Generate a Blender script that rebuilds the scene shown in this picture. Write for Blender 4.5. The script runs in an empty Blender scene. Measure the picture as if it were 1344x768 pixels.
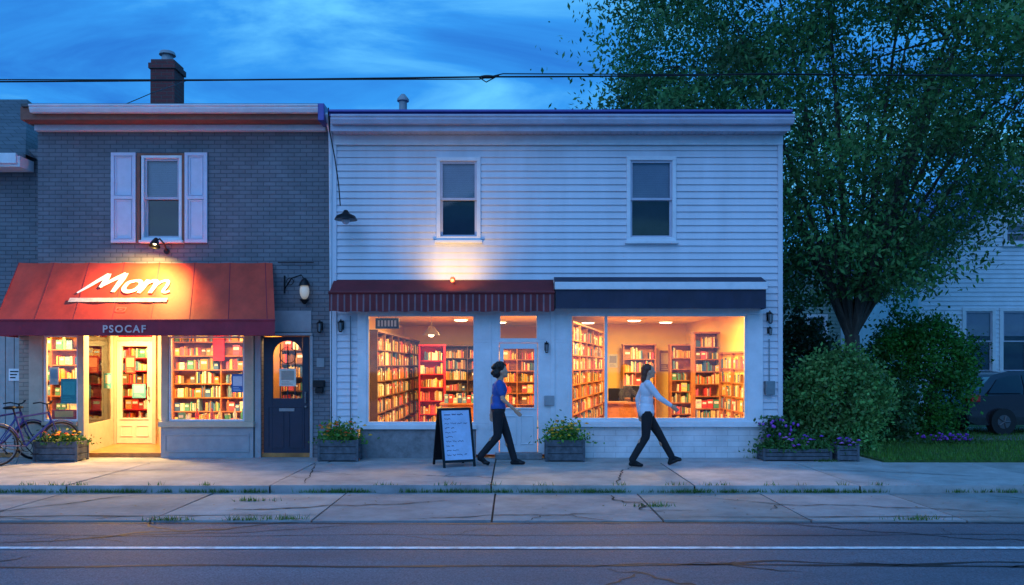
import bpy, math, random
import numpy as np
from mathutils import Vector, Matrix, noise
random.seed(7); rng=np.random.default_rng(5)
scene=bpy.context.scene
COLL=scene.collection
CAMY=-14.3; CAMZ=1.65; F=1045.0
# survey helpers: measured offsets on a vertical plane d metres from the viewpoint -> world metres
def X(px,d=14.3): return (px-672)*d/F
def Z(py,d=14.3): return CAMZ+(480-py)*d/F
ORG={}
# ------------------------------------------------------------------ mesh builder
class MB:
    def __init__(s): s.v=[];s.f=[];s.m=[];s.c=[];s.M=None;s.mat=0;s.col=(1,1,1)
    def add(s,vs,fs):
        b=len(s.v)
        for v in vs:
            v=Vector(v)
            if s.M is not None: v=s.M@v
            s.v.append((v.x,v.y,v.z))
        for f in fs:
            s.f.append([b+i for i in f]); s.m.append(s.mat); s.c.append(s.col)
    def box(s,x0,x1,y0,y1,z0,z1):
        if x0>x1:x0,x1=x1,x0
        if y0>y1:y0,y1=y1,y0
        if z0>z1:z0,z1=z1,z0
        s.add([(x0,y0,z0),(x1,y0,z0),(x1,y1,z0),(x0,y1,z0),(x0,y0,z1),(x1,y0,z1),(x1,y1,z1),(x0,y1,z1)],
          [(0,3,2,1),(4,5,6,7),(0,1,5,4),(1,2,6,5),(2,3,7,6),(3,0,4,7)])
    def quad(s,a,b,c,d): s.add([a,b,c,d],[(0,1,2,3)])
    def tube(s,pts,rad,n=10,cap=True):
        pts=[Vector(p) for p in pts]
        if not hasattr(rad,'__len__'): rad=[rad]*len(pts)
        vs=[];fs=[]
        ref=None
        for i,p in enumerate(pts):
            if i==0: t=pts[1]-pts[0]
            elif i==len(pts)-1: t=pts[-1]-pts[-2]
            else: t=(pts[i+1]-pts[i-1])
            t.normalize()
            if ref is None:
                ref=Vector((0,0,1)) if abs(t.z)<.9 else Vector((1,0,0))
            a=t.cross(ref); a.normalize(); b=t.cross(a); b.normalize()
            for k in range(n):
                an=2*math.pi*k/n
                vs.append(p+(a*math.cos(an)+b*math.sin(an))*rad[i])
        for i in range(len(pts)-1):
            for k in range(n):
                fs.append((i*n+k,i*n+(k+1)%n,(i+1)*n+(k+1)%n,(i+1)*n+k))
        if cap:
            fs.append(tuple(range(n))[::-1]); fs.append(tuple((len(pts)-1)*n+k for k in range(n)))
        s.add(vs,fs)
    def sphere(s,c,r,seg=14,rings=9,R=None):
        if not hasattr(r,'__len__'): r=(r,r,r)
        c=Vector(c); vs=[];fs=[]
        def tr(v):
            v=Vector((v[0]*r[0],v[1]*r[1],v[2]*r[2]))
            if R is not None: v=R@v
            return c+v
        vs.append(tr((0,0,1)))
        for i in range(1,rings):
            th=math.pi*i/rings
            for k in range(seg):
                ph=2*math.pi*k/seg
                vs.append(tr((math.sin(th)*math.cos(ph),math.sin(th)*math.sin(ph),math.cos(th))))
        vs.append(tr((0,0,-1)))
        for k in range(seg): fs.append((0,1+k,1+(k+1)%seg))
        for i in range(rings-2):
            for k in range(seg):
                a=1+i*seg+k;b=1+i*seg+(k+1)%seg
                fs.append((a,a+seg,b+seg,b))
        L=len(vs)-1;o=1+(rings-2)*seg
        for k in range(seg): fs.append((o+k,L,o+(k+1)%seg))
        s.add(vs,fs)
    def cap(s,p0,p1,r0,r1,n=12):
        s.tube([p0,p1],[r0,r1],n); s.sphere(p0,r0,n,8); s.sphere(p1,r1,n,8)
    def torus(s,c,R,r,axis='y',n=36,m=8):
        vs=[];fs=[]
        for i in range(n):
            a=2*math.pi*i/n
            for j in range(m):
                b=2*math.pi*j/m
                q=R+r*math.cos(b); u=q*math.cos(a); w=q*math.sin(a); h=r*math.sin(b)
                if axis=='y': vs.append((c[0]+u,c[1]+h,c[2]+w))
                elif axis=='z': vs.append((c[0]+u,c[1]+w,c[2]+h))
                else: vs.append((c[0]+h,c[1]+u,c[2]+w))
        for i in range(n):
            for j in range(m):
                fs.append((i*m+j,((i+1)%n)*m+j,((i+1)%n)*m+(j+1)%m,i*m+(j+1)%m))
        s.add(vs,fs)
    def ribbon(s,pts,wid):
        pts=[Vector((p[0],p[1],0)) for p in pts]; L=[];R=[]
        for i,p in enumerate(pts):
            a=pts[max(i-1,0)]; b=pts[min(i+1,len(pts)-1)]
            t=(b-a).normalized(); n=Vector((-t.y,t.x,0))
            w=wid[i] if hasattr(wid,'__len__') else wid
            L.append(p+n*w/2); R.append(p-n*w/2)
        n=len(pts)
        s.add(L+R,[(n+i,n+i+1,i+1,i) for i in range(n-1)])
    def mesh(s,name,mats,off=(0,0,0),smooth=False,useCol=True):
        me=bpy.data.meshes.new(name)
        v=np.array(s.v,dtype=float).reshape(-1,3)-np.array(off)
        me.from_pydata(v.tolist(),[],s.f)
        for m in mats: me.materials.append(m)
        me.polygons.foreach_set('material_index',s.m)
        if useCol:
            ca=me.color_attributes.new('Col','FLOAT_COLOR','CORNER')
            cols=[]
            for f,c in zip(s.f,s.c):
                cols+= [c[0],c[1],c[2],1.0]*len(f)
            ca.data.foreach_set('color',cols)
        if smooth:
            me.polygons.foreach_set('use_smooth',[True]*len(s.f))
            me.set_sharp_from_angle(angle=math.radians(38))
        me.update()
        return me
    def build(s,name,parent=None,mats=None,smooth=False,bevel=0,origin=None,**props):
        if not isinstance(mats,(list,tuple)): mats=[mats]
        if parent is not None: off=ORG[parent.name]
        else: off=origin if origin is not None else (0,0,0)
        me=s.mesh(name,mats,off,smooth)
        ob=bpy.data.objects.new(name,me); COLL.objects.link(ob)
        if parent is not None: ob.parent=parent
        else: ob.location=off
        ORG[ob.name]=off
        if bevel:
            md=ob.modifiers.new('Bevel','BEVEL'); md.width=bevel; md.segments=2; md.limit_method='ANGLE'
        for k,v in props.items(): ob[k]=v
        return ob
def thing(name,label,category,loc=(0,0,0),group=None):
    e=bpy.data.objects.new(name,None); e.location=loc; e.empty_display_size=.2
    COLL.objects.link(e); ORG[e.name]=tuple(loc)
    e['label']=label; e['category']=category
    if group: e['group']=group
    return e
def copy_thing(src,loc,rot=None,label=None):
    n=src.copy(); COLL.objects.link(n); n.location=loc
    if rot is not None: n.rotation_euler=rot
    if label: n['label']=label
    for c in list(src.children):
        k=c.copy(); COLL.objects.link(k); k.parent=n
        for g in c.children:
            q=g.copy(); COLL.objects.link(q); q.parent=k
    return n
# ------------------------------------------------------------------ materials
def newmat(name):
    m=bpy.data.materials.new(name); m.use_nodes=True
    nt=m.node_tree; b=nt.nodes['Principled BSDF']; return m,nt,b
def mat(name,col,rough=.6,metal=0,var=.12,scale=6,bump=0.0,bscale=60,emit=None,es=0,streak=False,spec=.5,coat=0):
    m,nt,b=newmat(name)
    b.inputs['Roughness'].default_value=rough; b.inputs['Metallic'].default_value=metal
    b.inputs['Specular IOR Level'].default_value=spec
    if coat: b.inputs['Coat Weight'].default_value=coat
    tc=nt.nodes.new('ShaderNodeTexCoord'); mp=nt.nodes.new('ShaderNodeMapping')
    nt.links.new(tc.outputs['Object'],mp.inputs['Vector'])
    if streak: mp.inputs['Scale'].default_value=(1,1,.18)
    n=nt.nodes.new('ShaderNodeTexNoise'); n.inputs['Scale'].default_value=scale; n.inputs['Detail'].default_value=4; n.inputs['Roughness'].default_value=.65
    nt.links.new(mp.outputs['Vector'],n.inputs['Vector'])
    r=nt.nodes.new('ShaderNodeValToRGB'); r.color_ramp.elements[0].position=.3; r.color_ramp.elements[1].position=.72
    c=Vector(col[:3]); lo=c*(1-var*1.6); hi=c*(1+var)
    r.color_ramp.elements[0].color=(max(lo[0],0),max(lo[1],0),max(lo[2],0),1); r.color_ramp.elements[1].color=(hi[0],hi[1],hi[2],1)
    nt.links.new(n.outputs['Fac'],r.inputs['Fac']); nt.links.new(r.outputs['Color'],b.inputs['Base Color'])
    if bump:
        n2=nt.nodes.new('ShaderNodeTexNoise'); n2.inputs['Scale'].default_value=bscale; n2.inputs['Detail'].default_value=3
        nt.links.new(tc.outputs['Object'],n2.inputs['Vector'])
        bp=nt.nodes.new('ShaderNodeBump'); bp.inputs['Strength'].default_value=bump; bp.inputs['Distance'].default_value=.01
        nt.links.new(n2.outputs['Fac'],bp.inputs['Height']); nt.links.new(bp.outputs['Normal'],b.inputs['Normal'])
    if emit:
        b.inputs['Emission Color'].default_value=(*emit,1); b.inputs['Emission Strength'].default_value=es
    return m
def colmat(name,rough=.6,transl=0,bump=0,noise_amt=.25,nscale=3,bscale=70,dist=.01):
    m,nt,b=newmat(name)
    a=nt.nodes.new('ShaderNodeAttribute'); a.attribute_name='Col'
    tc=nt.nodes.new('ShaderNodeTexCoord')
    n=nt.nodes.new('ShaderNodeTexNoise'); n.inputs['Scale'].default_value=nscale; n.inputs['Detail'].default_value=6; n.inputs['Roughness'].default_value=.7
    nt.links.new(tc.outputs['Object'],n.inputs['Vector'])
    mr=nt.nodes.new('ShaderNodeMapRange'); mr.inputs['From Min'].default_value=.25; mr.inputs['From Max'].default_value=.75
    mr.inputs['To Min'].default_value=1-noise_amt; mr.inputs['To Max'].default_value=1+noise_amt
    nt.links.new(n.outputs['Fac'],mr.inputs['Value'])
    vm=nt.nodes.new('ShaderNodeVectorMath'); vm.operation='SCALE'
    nt.links.new(a.outputs['Color'],vm.inputs[0]); nt.links.new(mr.outputs['Result'],vm.inputs['Scale'])
    nt.links.new(vm.outputs['Vector'],b.inputs['Base Color'])
    b.inputs['Roughness'].default_value=rough
    if bump:
        n2=nt.nodes.new('ShaderNodeTexNoise'); n2.inputs['Scale'].default_value=bscale; n2.inputs['Detail'].default_value=5
        nt.links.new(tc.outputs['Object'],n2.inputs['Vector'])
        bp=nt.nodes.new('ShaderNodeBump'); bp.inputs['Strength'].default_value=bump; bp.inputs['Distance'].default_value=dist
        nt.links.new(n2.outputs['Fac'],bp.inputs['Height']); nt.links.new(bp.outputs['Normal'],b.inputs['Normal'])
    if transl:
        t=nt.nodes.new('ShaderNodeBsdfTranslucent'); nt.links.new(vm.outputs['Vector'],t.inputs['Color'])
        mx=nt.nodes.new('ShaderNodeMixShader'); mx.inputs[0].default_value=transl
        out=nt.nodes['Material Output']
        nt.links.new(b.outputs[0],mx.inputs[1]); nt.links.new(t.outputs[0],mx.inputs[2]); nt.links.new(mx.outputs[0],out.inputs['Surface'])
    return m
def brick(name,c1,c2,mortar,w=.22,h=.075,ms=.008,bump=.6,off=.5):
    m,nt,b=newmat(name)
    tc=nt.nodes.new('ShaderNodeTexCoord'); sp=nt.nodes.new('ShaderNodeSeparateXYZ'); cb=nt.nodes.new('ShaderNodeCombineXYZ')
    nt.links.new(tc.outputs['Object'],sp.inputs[0])
    ad=nt.nodes.new('ShaderNodeMath'); ad.operation='ADD'
    nt.links.new(sp.outputs[0],ad.inputs[0]); nt.links.new(sp.outputs[1],ad.inputs[1])
    nt.links.new(ad.outputs[0],cb.inputs[0]); nt.links.new(sp.outputs[2],cb.inputs[1])
    br=nt.nodes.new('ShaderNodeTexBrick'); br.inputs['Scale'].default_value=1; br.inputs['Brick Width'].default_value=w
    br.inputs['Row Height'].default_value=h; br.inputs['Mortar Size'].default_value=ms; br.inputs['Mortar Smooth'].default_value=.3
    br.inputs['Color1'].default_value=(*c1,1); br.inputs['Color2'].default_value=(*c2,1); br.inputs['Mortar'].default_value=(*mortar,1)
    nt.links.new(cb.outputs[0],br.inputs['Vector'])
    n=nt.nodes.new('ShaderNodeTexNoise'); n.inputs['Scale'].default_value=1.3; n.inputs['Detail'].default_value=8; n.inputs['Roughness'].default_value=.7
    nt.links.new(tc.outputs['Object'],n.inputs['Vector'])
    mr=nt.nodes.new('ShaderNodeMapRange'); mr.inputs['From Min'].default_value=.3; mr.inputs['From Max'].default_value=.7; mr.inputs['To Min'].default_value=.74; mr.inputs['To Max'].default_value=1.18
    nt.links.new(n.outputs['Fac'],mr.inputs['Value'])
    vm=nt.nodes.new('ShaderNodeVectorMath'); vm.operation='SCALE'
    nt.links.new(br.outputs['Color'],vm.inputs[0]); nt.links.new(mr.outputs['Result'],vm.inputs['Scale'])
    nt.links.new(vm.outputs['Vector'],b.inputs['Base Color'])
    bp=nt.nodes.new('ShaderNodeBump'); bp.invert=True; bp.inputs['Strength'].default_value=bump; bp.inputs['Distance'].default_value=.012
    nt.links.new(br.outputs['Fac'],bp.inputs['Height']); nt.links.new(bp.outputs['Normal'],b.inputs['Normal'])
    b.inputs['Roughness'].default_value=.75
    return m
def glassmat(name,tint=(1,1,1),base=.03):
    m=bpy.data.materials.new(name); m.use_nodes=True; nt=m.node_tree; nt.nodes.clear()
    o=nt.nodes.new('ShaderNodeOutputMaterial'); t=nt.nodes.new('ShaderNodeBsdfTransparent'); t.inputs[0].default_value=(*tint,1)
    g=nt.nodes.new('ShaderNodeBsdfGlossy'); g.inputs['Roughness'].default_value=.03
    lw=nt.nodes.new('ShaderNodeFresnel'); lw.inputs['IOR'].default_value=1.45
    n=nt.nodes.new('ShaderNodeTexNoise'); n.inputs['Scale'].default_value=.8
    tc=nt.nodes.new('ShaderNodeTexCoord'); nt.links.new(tc.outputs['Object'],n.inputs['Vector'])
    bp=nt.nodes.new('ShaderNodeBump'); bp.inputs['Strength'].default_value=.04; nt.links.new(n.outputs['Fac'],bp.inputs['Height'])
    nt.links.new(bp.outputs[0],g.inputs['Normal'])
    ad=nt.nodes.new('ShaderNodeMath'); ad.operation='ADD'; ad.inputs[1].default_value=base
    nt.links.new(lw.outputs[0],ad.inputs[0])
    mx=nt.nodes.new('ShaderNodeMixShader'); nt.links.new(ad.outputs[0],mx.inputs[0]); nt.links.new(t.outputs[0],mx.inputs[1]); nt.links.new(g.outputs[0],mx.inputs[2])
    nt.links.new(mx.outputs[0],o.inputs['Surface'])
    return m
def emis(name,col,st):
    m,nt,b=newmat(name); b.inputs['Base Color'].default_value=(*col,1); b.inputs['Emission Color'].default_value=(*col,1); b.inputs['Emission Strength'].default_value=st
    return m

M_siding=mat('vinyl_siding',(.7,.72,.79),.5,var=.1,scale=1.3,streak=True)
M_whitetrim=mat('white_trim_paint',(.77,.79,.84),.4,var=.07,scale=4)
M_gutter=mat('lilac_gutter_paint',(.5,.51,.62),.4,var=.1,scale=3)
M_trimgrey=mat('grey_trim_paint',(.33,.35,.38),.5,var=.1,scale=5)
M_greybrick=brick('grey_painted_brick',(.16,.17,.195),(.2,.21,.235),(.095,.1,.12))
M_whitebrick=brick('white_painted_block',(.7,.71,.74),(.66,.67,.7),(.5,.5,.53),w=.4,h=.1,ms=.006,bump=.4)
M_redbrick=brick('red_chimney_brick',(.22,.04,.04),(.16,.032,.035),(.12,.09,.085),bump=.8)
M_beigebrick=brick('beige_brick',(.42,.36,.28),(.36,.3,.24),(.25,.22,.18))
M_beige=mat('beige_panel_paint',(.5,.44,.34),.55,var=.08)
M_block=mat('grey_concrete_block',(.24,.25,.27),.85,var=.2,scale=8,bump=.4)
M_purple=mat('metal_roof_edge',(.08,.08,.32),.35,metal=.3,var=.1)
M_brown=mat('red_brown_wood',(.28,.09,.055),.55,var=.15,scale=9)
M_shutter=mat('lilac_shutter_paint',(.68,.69,.82),.5,var=.05)
M_shingle=brick('roof_shingles',(.09,.09,.11),(.13,.13,.15),(.05,.05,.06),w=.3,h=.13,ms=.01,bump=.5)
M_roof=mat('flat_roof_membrane',(.12,.12,.12),.9,var=.2)
M_glass=glassmat('shop_glass')
M_dglass=glassmat('dark_window_glass',(.85,.87,.9),.0)
M_blind=mat('window_blind',(.5,.56,.66),.7,var=.06,scale=3)
M_winback=mat('dark_window_backing',(.035,.04,.055),.8,var=.3,scale=2)
M_navy=mat('navy_door_paint',(.014,.024,.055),.35,var=.1)
M_black=mat('black_metal',(.015,.015,.018),.4,metal=.5,var=.1)
M_steel=mat('galvanised_metal',(.3,.31,.33),.4,metal=.8,var=.1)
M_wood=mat('honey_wood',(.48,.18,.045),.45,var=.25,scale=7)
M_darkwood=mat('dark_shelf_wood',(.14,.06,.022),.5,var=.2,scale=7)
M_redpaint=mat('red_shelf_paint',(.6,.02,.05),.45,var=.1)
M_cream=mat('golden_wall_paint',(.88,.62,.15),.7,var=.05,scale=2)
M_orangewall=mat('orange_wall_paint',(.8,.38,.07),.7,var=.06,scale=2)
M_ceil=mat('ceiling_paint',(.88,.72,.34),.8,var=.04,scale=2)
M_floorwood=mat('wood_floor',(.45,.19,.055),.35,var=.25,scale=5)
M_books=colmat('book_covers',.5,noise_amt=.4,nscale=30)
M_goods=colmat('goods',.45,noise_amt=.15,nscale=15)
M_lamp=emis('lamp_glow',(1,.8,.42),9)
M_white=mat('white_lettering',(.9,.9,.9),.5,var=.03)
M_leaf=colmat('leaves',.5,transl=.3,noise_amt=.35,nscale=.9)
M_petal=colmat('petals',.5,transl=.25,noise_amt=.15,nscale=8)
M_bark=mat('bark',(.08,.065,.055),.9,var=.35,scale=9,bump=.8,bscale=18,streak=True)
M_soil=mat('soil',(.04,.028,.02),.95,var=.3,scale=20)
M_planter=mat('weathered_planter_wood',(.1,.115,.14),.75,var=.3,scale=10,bump=.3)
M_rubber=mat('rubber',(.012,.012,.013),.7,var=.1)
M_redfab=mat('red_awning_canvas',(.72,.06,.028),.62,var=.2,scale=2.0,bump=.25,bscale=14,streak=True)
M_valfab=mat('dark_red_valance',(.32,.02,.045),.7,var=.15,scale=3)
M_wine=mat('wine_awning_canvas',(.17,.015,.022),.65,var=.2,scale=3)
M_navyfab=mat('navy_awning_canvas',(.02,.025,.06),.6,var=.2,scale=3)
M_stripe=mat('dull_stripe_canvas',(.24,.13,.15),.7,var=.15)

# ------------------------------------------------------------------ walls
def intervals(x0,x1,ops,za,zb):
    segs=[(x0,x1)]
    for (a,b,c,d) in ops:
        if c<zb-1e-5 and d>za+1e-5:
            ns=[]
            for s in segs:
                if b<=s[0] or a>=s[1]: ns.append(s)
                else:
                    if a>s[0]: ns.append((s[0],a))
                    if b<s[1]: ns.append((b,s[1]))
            segs=ns
    return segs
def flatwall(mb,x0,x1,z0,z1,ops,y,th=.2):
    zs=sorted(set([z0,z1]+[min(max(v,z0),z1) for o in ops for v in o[2:]]))
    for a,b in zip(zs[:-1],zs[1:]):
        if b-a<1e-5: continue
        for s in intervals(x0,x1,ops,a,b): mb.box(s[0],s[1],y,y+th,a,b)
def siding(mb,x0,x1,z0,z1,ops,y,h=.122,proj=.026,clip=None):
    k=0
    while z0+k*h<z1-1e-4:
        ra=z0+k*h; rb=min(ra+h,z1)
        zs=sorted(set([ra,rb]+[v for o in ops for v in o[2:] if ra<v<rb]))
        def yy(z): return y-.004-proj*(1-(z-ra)/h)
        for a,b in zip(zs[:-1],zs[1:]):
            xa,xb=x0,x1
            if clip: xa,xb=clip(a)
            if xb-xa<.02: continue
            for s in intervals(xa,xb,ops,a,b):
                mb.quad((s[0],yy(a),a),(s[1],yy(a),a),(s[1],yy(b),b),(s[0],yy(b),b))
                if a==ra: mb.quad((s[0],y-.003,a),(s[1],y-.003,a),(s[1],yy(a),a),(s[0],yy(a),a))
        k+=1
def frame(mb,x0,x1,z0,z1,w,y0,y1):
    mb.box(x0,x1,y0,y1,z1-w,z1); mb.box(x0,x1,y0,y1,z0,z0+w)
    mb.box(x0,x0+w,y0,y1,z0+w,z1-w); mb.box(x1-w,x1,y0,y1,z0+w,z1-w)
def sash_window(par,x0,x1,z0,z1,y,fm,blind=.5,trim=.07,dm=M_winback):
    mb=MB(); frame(mb,x0,x1,z0,z1,trim,y-.05,y+.06)
    mb.box(x0-.03,x1+.03,y-.09,y+.02,z0-.05,z0-.002)
    w=mb.build('window',par,fm,bevel=.006)
    ix0,ix1,iz0,iz1=x0+trim,x1-trim,z0+trim,z1-trim; zm=(iz0+iz1)/2
    mb=MB(); frame(mb,ix0,ix1,zm-.02,iz1,.04,y-.01,y+.03); frame(mb,ix0,ix1,iz0,zm+.02,.04,y+.033,y+.07)
    mb.build('sash',w,M_gutter)
    mb=MB(); mb.box(ix0+.04,ix1-.04,y+.005,y+.009,zm+.02,iz1-.04); mb.box(ix0+.04,ix1-.04,y+.05,y+.054,iz0+.04,zm-.02)
    mb.build('window_pane',w,M_dglass)
    mb=MB(); zb=iz1-(iz1-iz0)*blind; z=iz1
    while z>zb:
        mb.box(ix0+.01,ix1-.01,y+.058,y+.062,z-.032,z-.001); z-=.033
    mb.build('blind',w,M_blind)
    mb=MB(); mb.box(ix0,ix1,y+.12,y+.13,iz0,iz1); mb.build('dark_backing',w,dm)  # flat dark sheet closing the whole opening behind the blind
    return w

# ================================================================== GROUND
def base_sheet(name,x0,x1,y0,y1,z,m,**k):
    mb=MB(); mb.quad((x0,y0,z),(x1,y0,z),(x1,y1,z),(x0,y1,z)); return mb.build(name,None,m,kind='structure',**k)
M_ground=mat('far_grass_ground',(.035,.05,.02),.95,var=.4,scale=.8)
base_sheet('ground',-300,300,-200,400,-.15,M_ground)
m,nt,b=newmat('asphalt')
tc=nt.nodes.new('ShaderNodeTexCoord')
def nz(sc,det=6,ro=.6):
    n=nt.nodes.new('ShaderNodeTexNoise'); n.inputs['Scale'].default_value=sc; n.inputs['Detail'].default_value=det; n.inputs['Roughness'].default_value=ro
    return n
mpn=nt.nodes.new('ShaderNodeMapping'); mpn.inputs['Scale'].default_value=(.2,1,1); nt.links.new(tc.outputs['Object'],mpn.inputs[0])
a=nz(1.1,8,.7); c=nz(70,3); nt.links.new(mpn.outputs[0],a.inputs['Vector']); nt.links.new(tc.outputs['Object'],c.inputs['Vector'])
r1=nt.nodes.new('ShaderNodeValToRGB'); r1.color_ramp.elements[0].position=.33;r1.color_ramp.elements[1].position=.67
r1.color_ramp.elements[0].color=(.07,.083,.115,1); r1.color_ramp.elements[1].color=(.14,.16,.205,1)
nt.links.new(a.outputs['Fac'],r1.inputs['Fac'])
r2=nt.nodes.new('ShaderNodeMapRange'); r2.inputs['From Min'].default_value=.3;r2.inputs['From Max'].default_value=.7;r2.inputs['To Min'].default_value=.5;r2.inputs['To Max'].default_value=1.5
nt.links.new(c.outputs['Fac'],r2.inputs['Value'])
vm=nt.nodes.new('ShaderNodeVectorMath'); vm.operation='SCALE'; nt.links.new(r1.outputs[0],vm.inputs[0]); nt.links.new(r2.outputs[0],vm.inputs['Scale'])
nt.links.new(vm.outputs[0],b.inputs['Base Color'])
rr=nt.nodes.new('ShaderNodeMapRange'); rr.inputs['To Min'].default_value=.5; rr.inputs['To Max'].default_value=.85; nt.links.new(a.outputs['Fac'],rr.inputs['Value']); nt.links.new(rr.outputs[0],b.inputs['Roughness'])
bp=nt.nodes.new('ShaderNodeBump'); bp.inputs['Strength'].default_value=.7; bp.inputs['Distance'].default_value=.01; nt.links.new(c.outputs['Fac'],bp.inputs['Height']); nt.links.new(bp.outputs[0],b.inputs['Normal'])
M_asphalt=m
M_crack=mat('crack_filler',(.015,.017,.022),.6,var=.2)
def crackline(mb,p0,p1,z,w=.02,amp=.12,n=40,br=True):
    p0=Vector((*p0,0));p1=Vector((*p1,0)); pts=[];ws=[]
    nrm=Vector((-(p1-p0).y,(p1-p0).x,0)).normalized(); s=random.random()*50
    for i in range(n+1):
        t=i/n; p=p0.lerp(p1,t)+nrm*amp*(noise.noise((t*4+s,s,0))+.5*noise.noise((t*13+s,0,s)))
        pts.append(p); ws.append(w*(.5+random.random()*.9)*min(1,4*t+.2,4*(1-t)+.2))
    b=len(mb.v)
    mb.ribbon(pts,ws)
    for i in range(b,len(mb.v)): v=mb.v[i]; mb.v[i]=(v[0],v[1],z)
    if br:
        for q in range(max(1,n//14)):
            i=random.randrange(5,n-5); a=pts[i]; e=a+Vector((random.uniform(-.9,.9),random.uniform(-.5,.5),0))
            crackline(mb,a[:2],e[:2],z,w*.6,amp*.4,8,False)
mb=MB(); RZ=-.12
mb.quad((-200,-26,RZ),(200,-26,RZ),(200,-5.3,RZ),(-200,-5.3,RZ))
mb.mat=1
crackline(mb,(-12,-7.38),(12,-7.25),RZ+.003,.05,.25,140)
crackline(mb,(-9,-7.35),(-1.6,-5.4),RZ+.003,.03,.2,60)
crackline(mb,(.6,-7.3),(9,-6.9),RZ+.003,.05,.2,60)
crackline(mb,(-4.6,-6.15),(-2.4,-5.35),RZ+.003,.05,.2,25)
crackline(mb,(.8,-7.4),(2.0,-8.3),RZ+.003,.04,.2,25)
crackline(mb,(2.8,-5.35),(5.6,-6.5),RZ+.003,.025,.2,40)
crackline(mb,(-12,-5.36),(12,-5.36),RZ+.003,.06,.08,200,False)
crackline(mb,(-12,-6.0),(12,-6.1),RZ+.003,.016,.2,160)
mb.build('road',None,[M_asphalt,M_crack],kind='structure')
M_line=mat('worn_road_paint',(.78,.8,.84),.6,var=.3,scale=11)
mb=MB(); ly=CAMY+7.72
for i in range(-60,60):
    mb.quad((i*1.0,ly-.045,RZ+.006),(i*1.0+1,ly-.045,RZ+.006),(i*1.0+1,ly+.045,RZ+.006),(i*1.0,ly+.045,RZ+.006))
mb.build('road_marking',None,M_line,kind='structure')
M_conc=colmat('concrete_slabs',.85,bump=.5,noise_amt=.36,nscale=1.9,bscale=45,dist=.006)
M_joint=mat('joint_dirt',(.03,.028,.022),.95,var=.3,scale=20)
def slabs(name,x0,x1,ys,ztop,th,wid,col,jit=.25):
    mb=MB(); mb.mat=1; mb.box(x0,x1,ys[0]+.02,ys[-1]-.02,ztop-th,ztop-.02); mb.mat=0
    for a,b in zip(ys[:-1],ys[1:]):
        x=x0+random.random()*wid
        xs=[x0]
        while x<x1: xs.append(x); x+=wid*(1+random.uniform(-jit,jit))
        xs.append(x1)
        for u,w in zip(xs[:-1],xs[1:]):
            g=.012; v=random.uniform(.84,1.14); mb.col=tuple(c*v*random.uniform(.98,1.02) for c in col)
            dz=[random.uniform(-.008,.004) for _ in range(4)]
            zt=ztop
            V=[(u+g,a+g,ztop-th),(w-g,a+g,ztop-th),(w-g,b-g,ztop-th),(u+g,b-g,ztop-th),(u+g,a+g,zt+dz[0]),(w-g,a+g,zt+dz[1]),(w-g,b-g,zt+dz[2]),(u+g,b-g,zt+dz[3])]
            mb.add(V,[(4,5,6,7),(0,1,5,4),(1,2,6,5),(2,3,7,6),(3,0,4,7)])
    mb.col=(1,1,1); mb.mat=1
    return mb
mb=slabs('sidewalk',-30,30,[-3.32,-.75,.6],0,.12,2.5,(.38,.38,.38))
for (p,q) in [((-3.3,-.8),(-2.9,-3.2)),((4.5,-1.6),(7.2,-2.4)),((-7.5,-2.5),(-5.4,-1.6)),((1.4,-3.2),(1.9,-1.2)),((-1.7,-2.2),(.2,-2.7)),((-9,-3),(-8,-1))]:
    crackline(mb,p,q,.004,.018,.12,30)
mb.build('sidewalk',None,[M_conc,M_joint],kind='structure')
mb=slabs('verge_pavement',-30,30,[-5.3,-3.36],-.1,.1,2.1,(.29,.3,.31))
for (p,q) in [((-6.5,-5.2),(-5.0,-3.5)),((-3.4,-4.6),(-.8,-4.1)),((1.3,-3.5),(1.75,-4.9)),((3.0,-4.2),(6.0,-4.7)),((6.4,-3.6),(8.3,-5)),((-9,-4.2),(-6,-4.6)),((-1.2,-5.2),(1.2,-4.9)),((-11,-5.1),(-2,-5.0)),((2,-5.15),(9,-5.0))]:
    crackline(mb,p,q,-.094,.026,.15,40)
mb.build('pavement_apron',None,[M_conc,M_joint],kind='structure')
M_lawn=mat('lawn_soil_grass',(.05,.12,.02),.9,var=.4,scale=6,bump=.6,bscale=40)
mb=MB(); mb.box(6.35,60,-.72,40,-.1,.03); mb.build('lawn',None,M_lawn,kind='structure')

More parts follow.
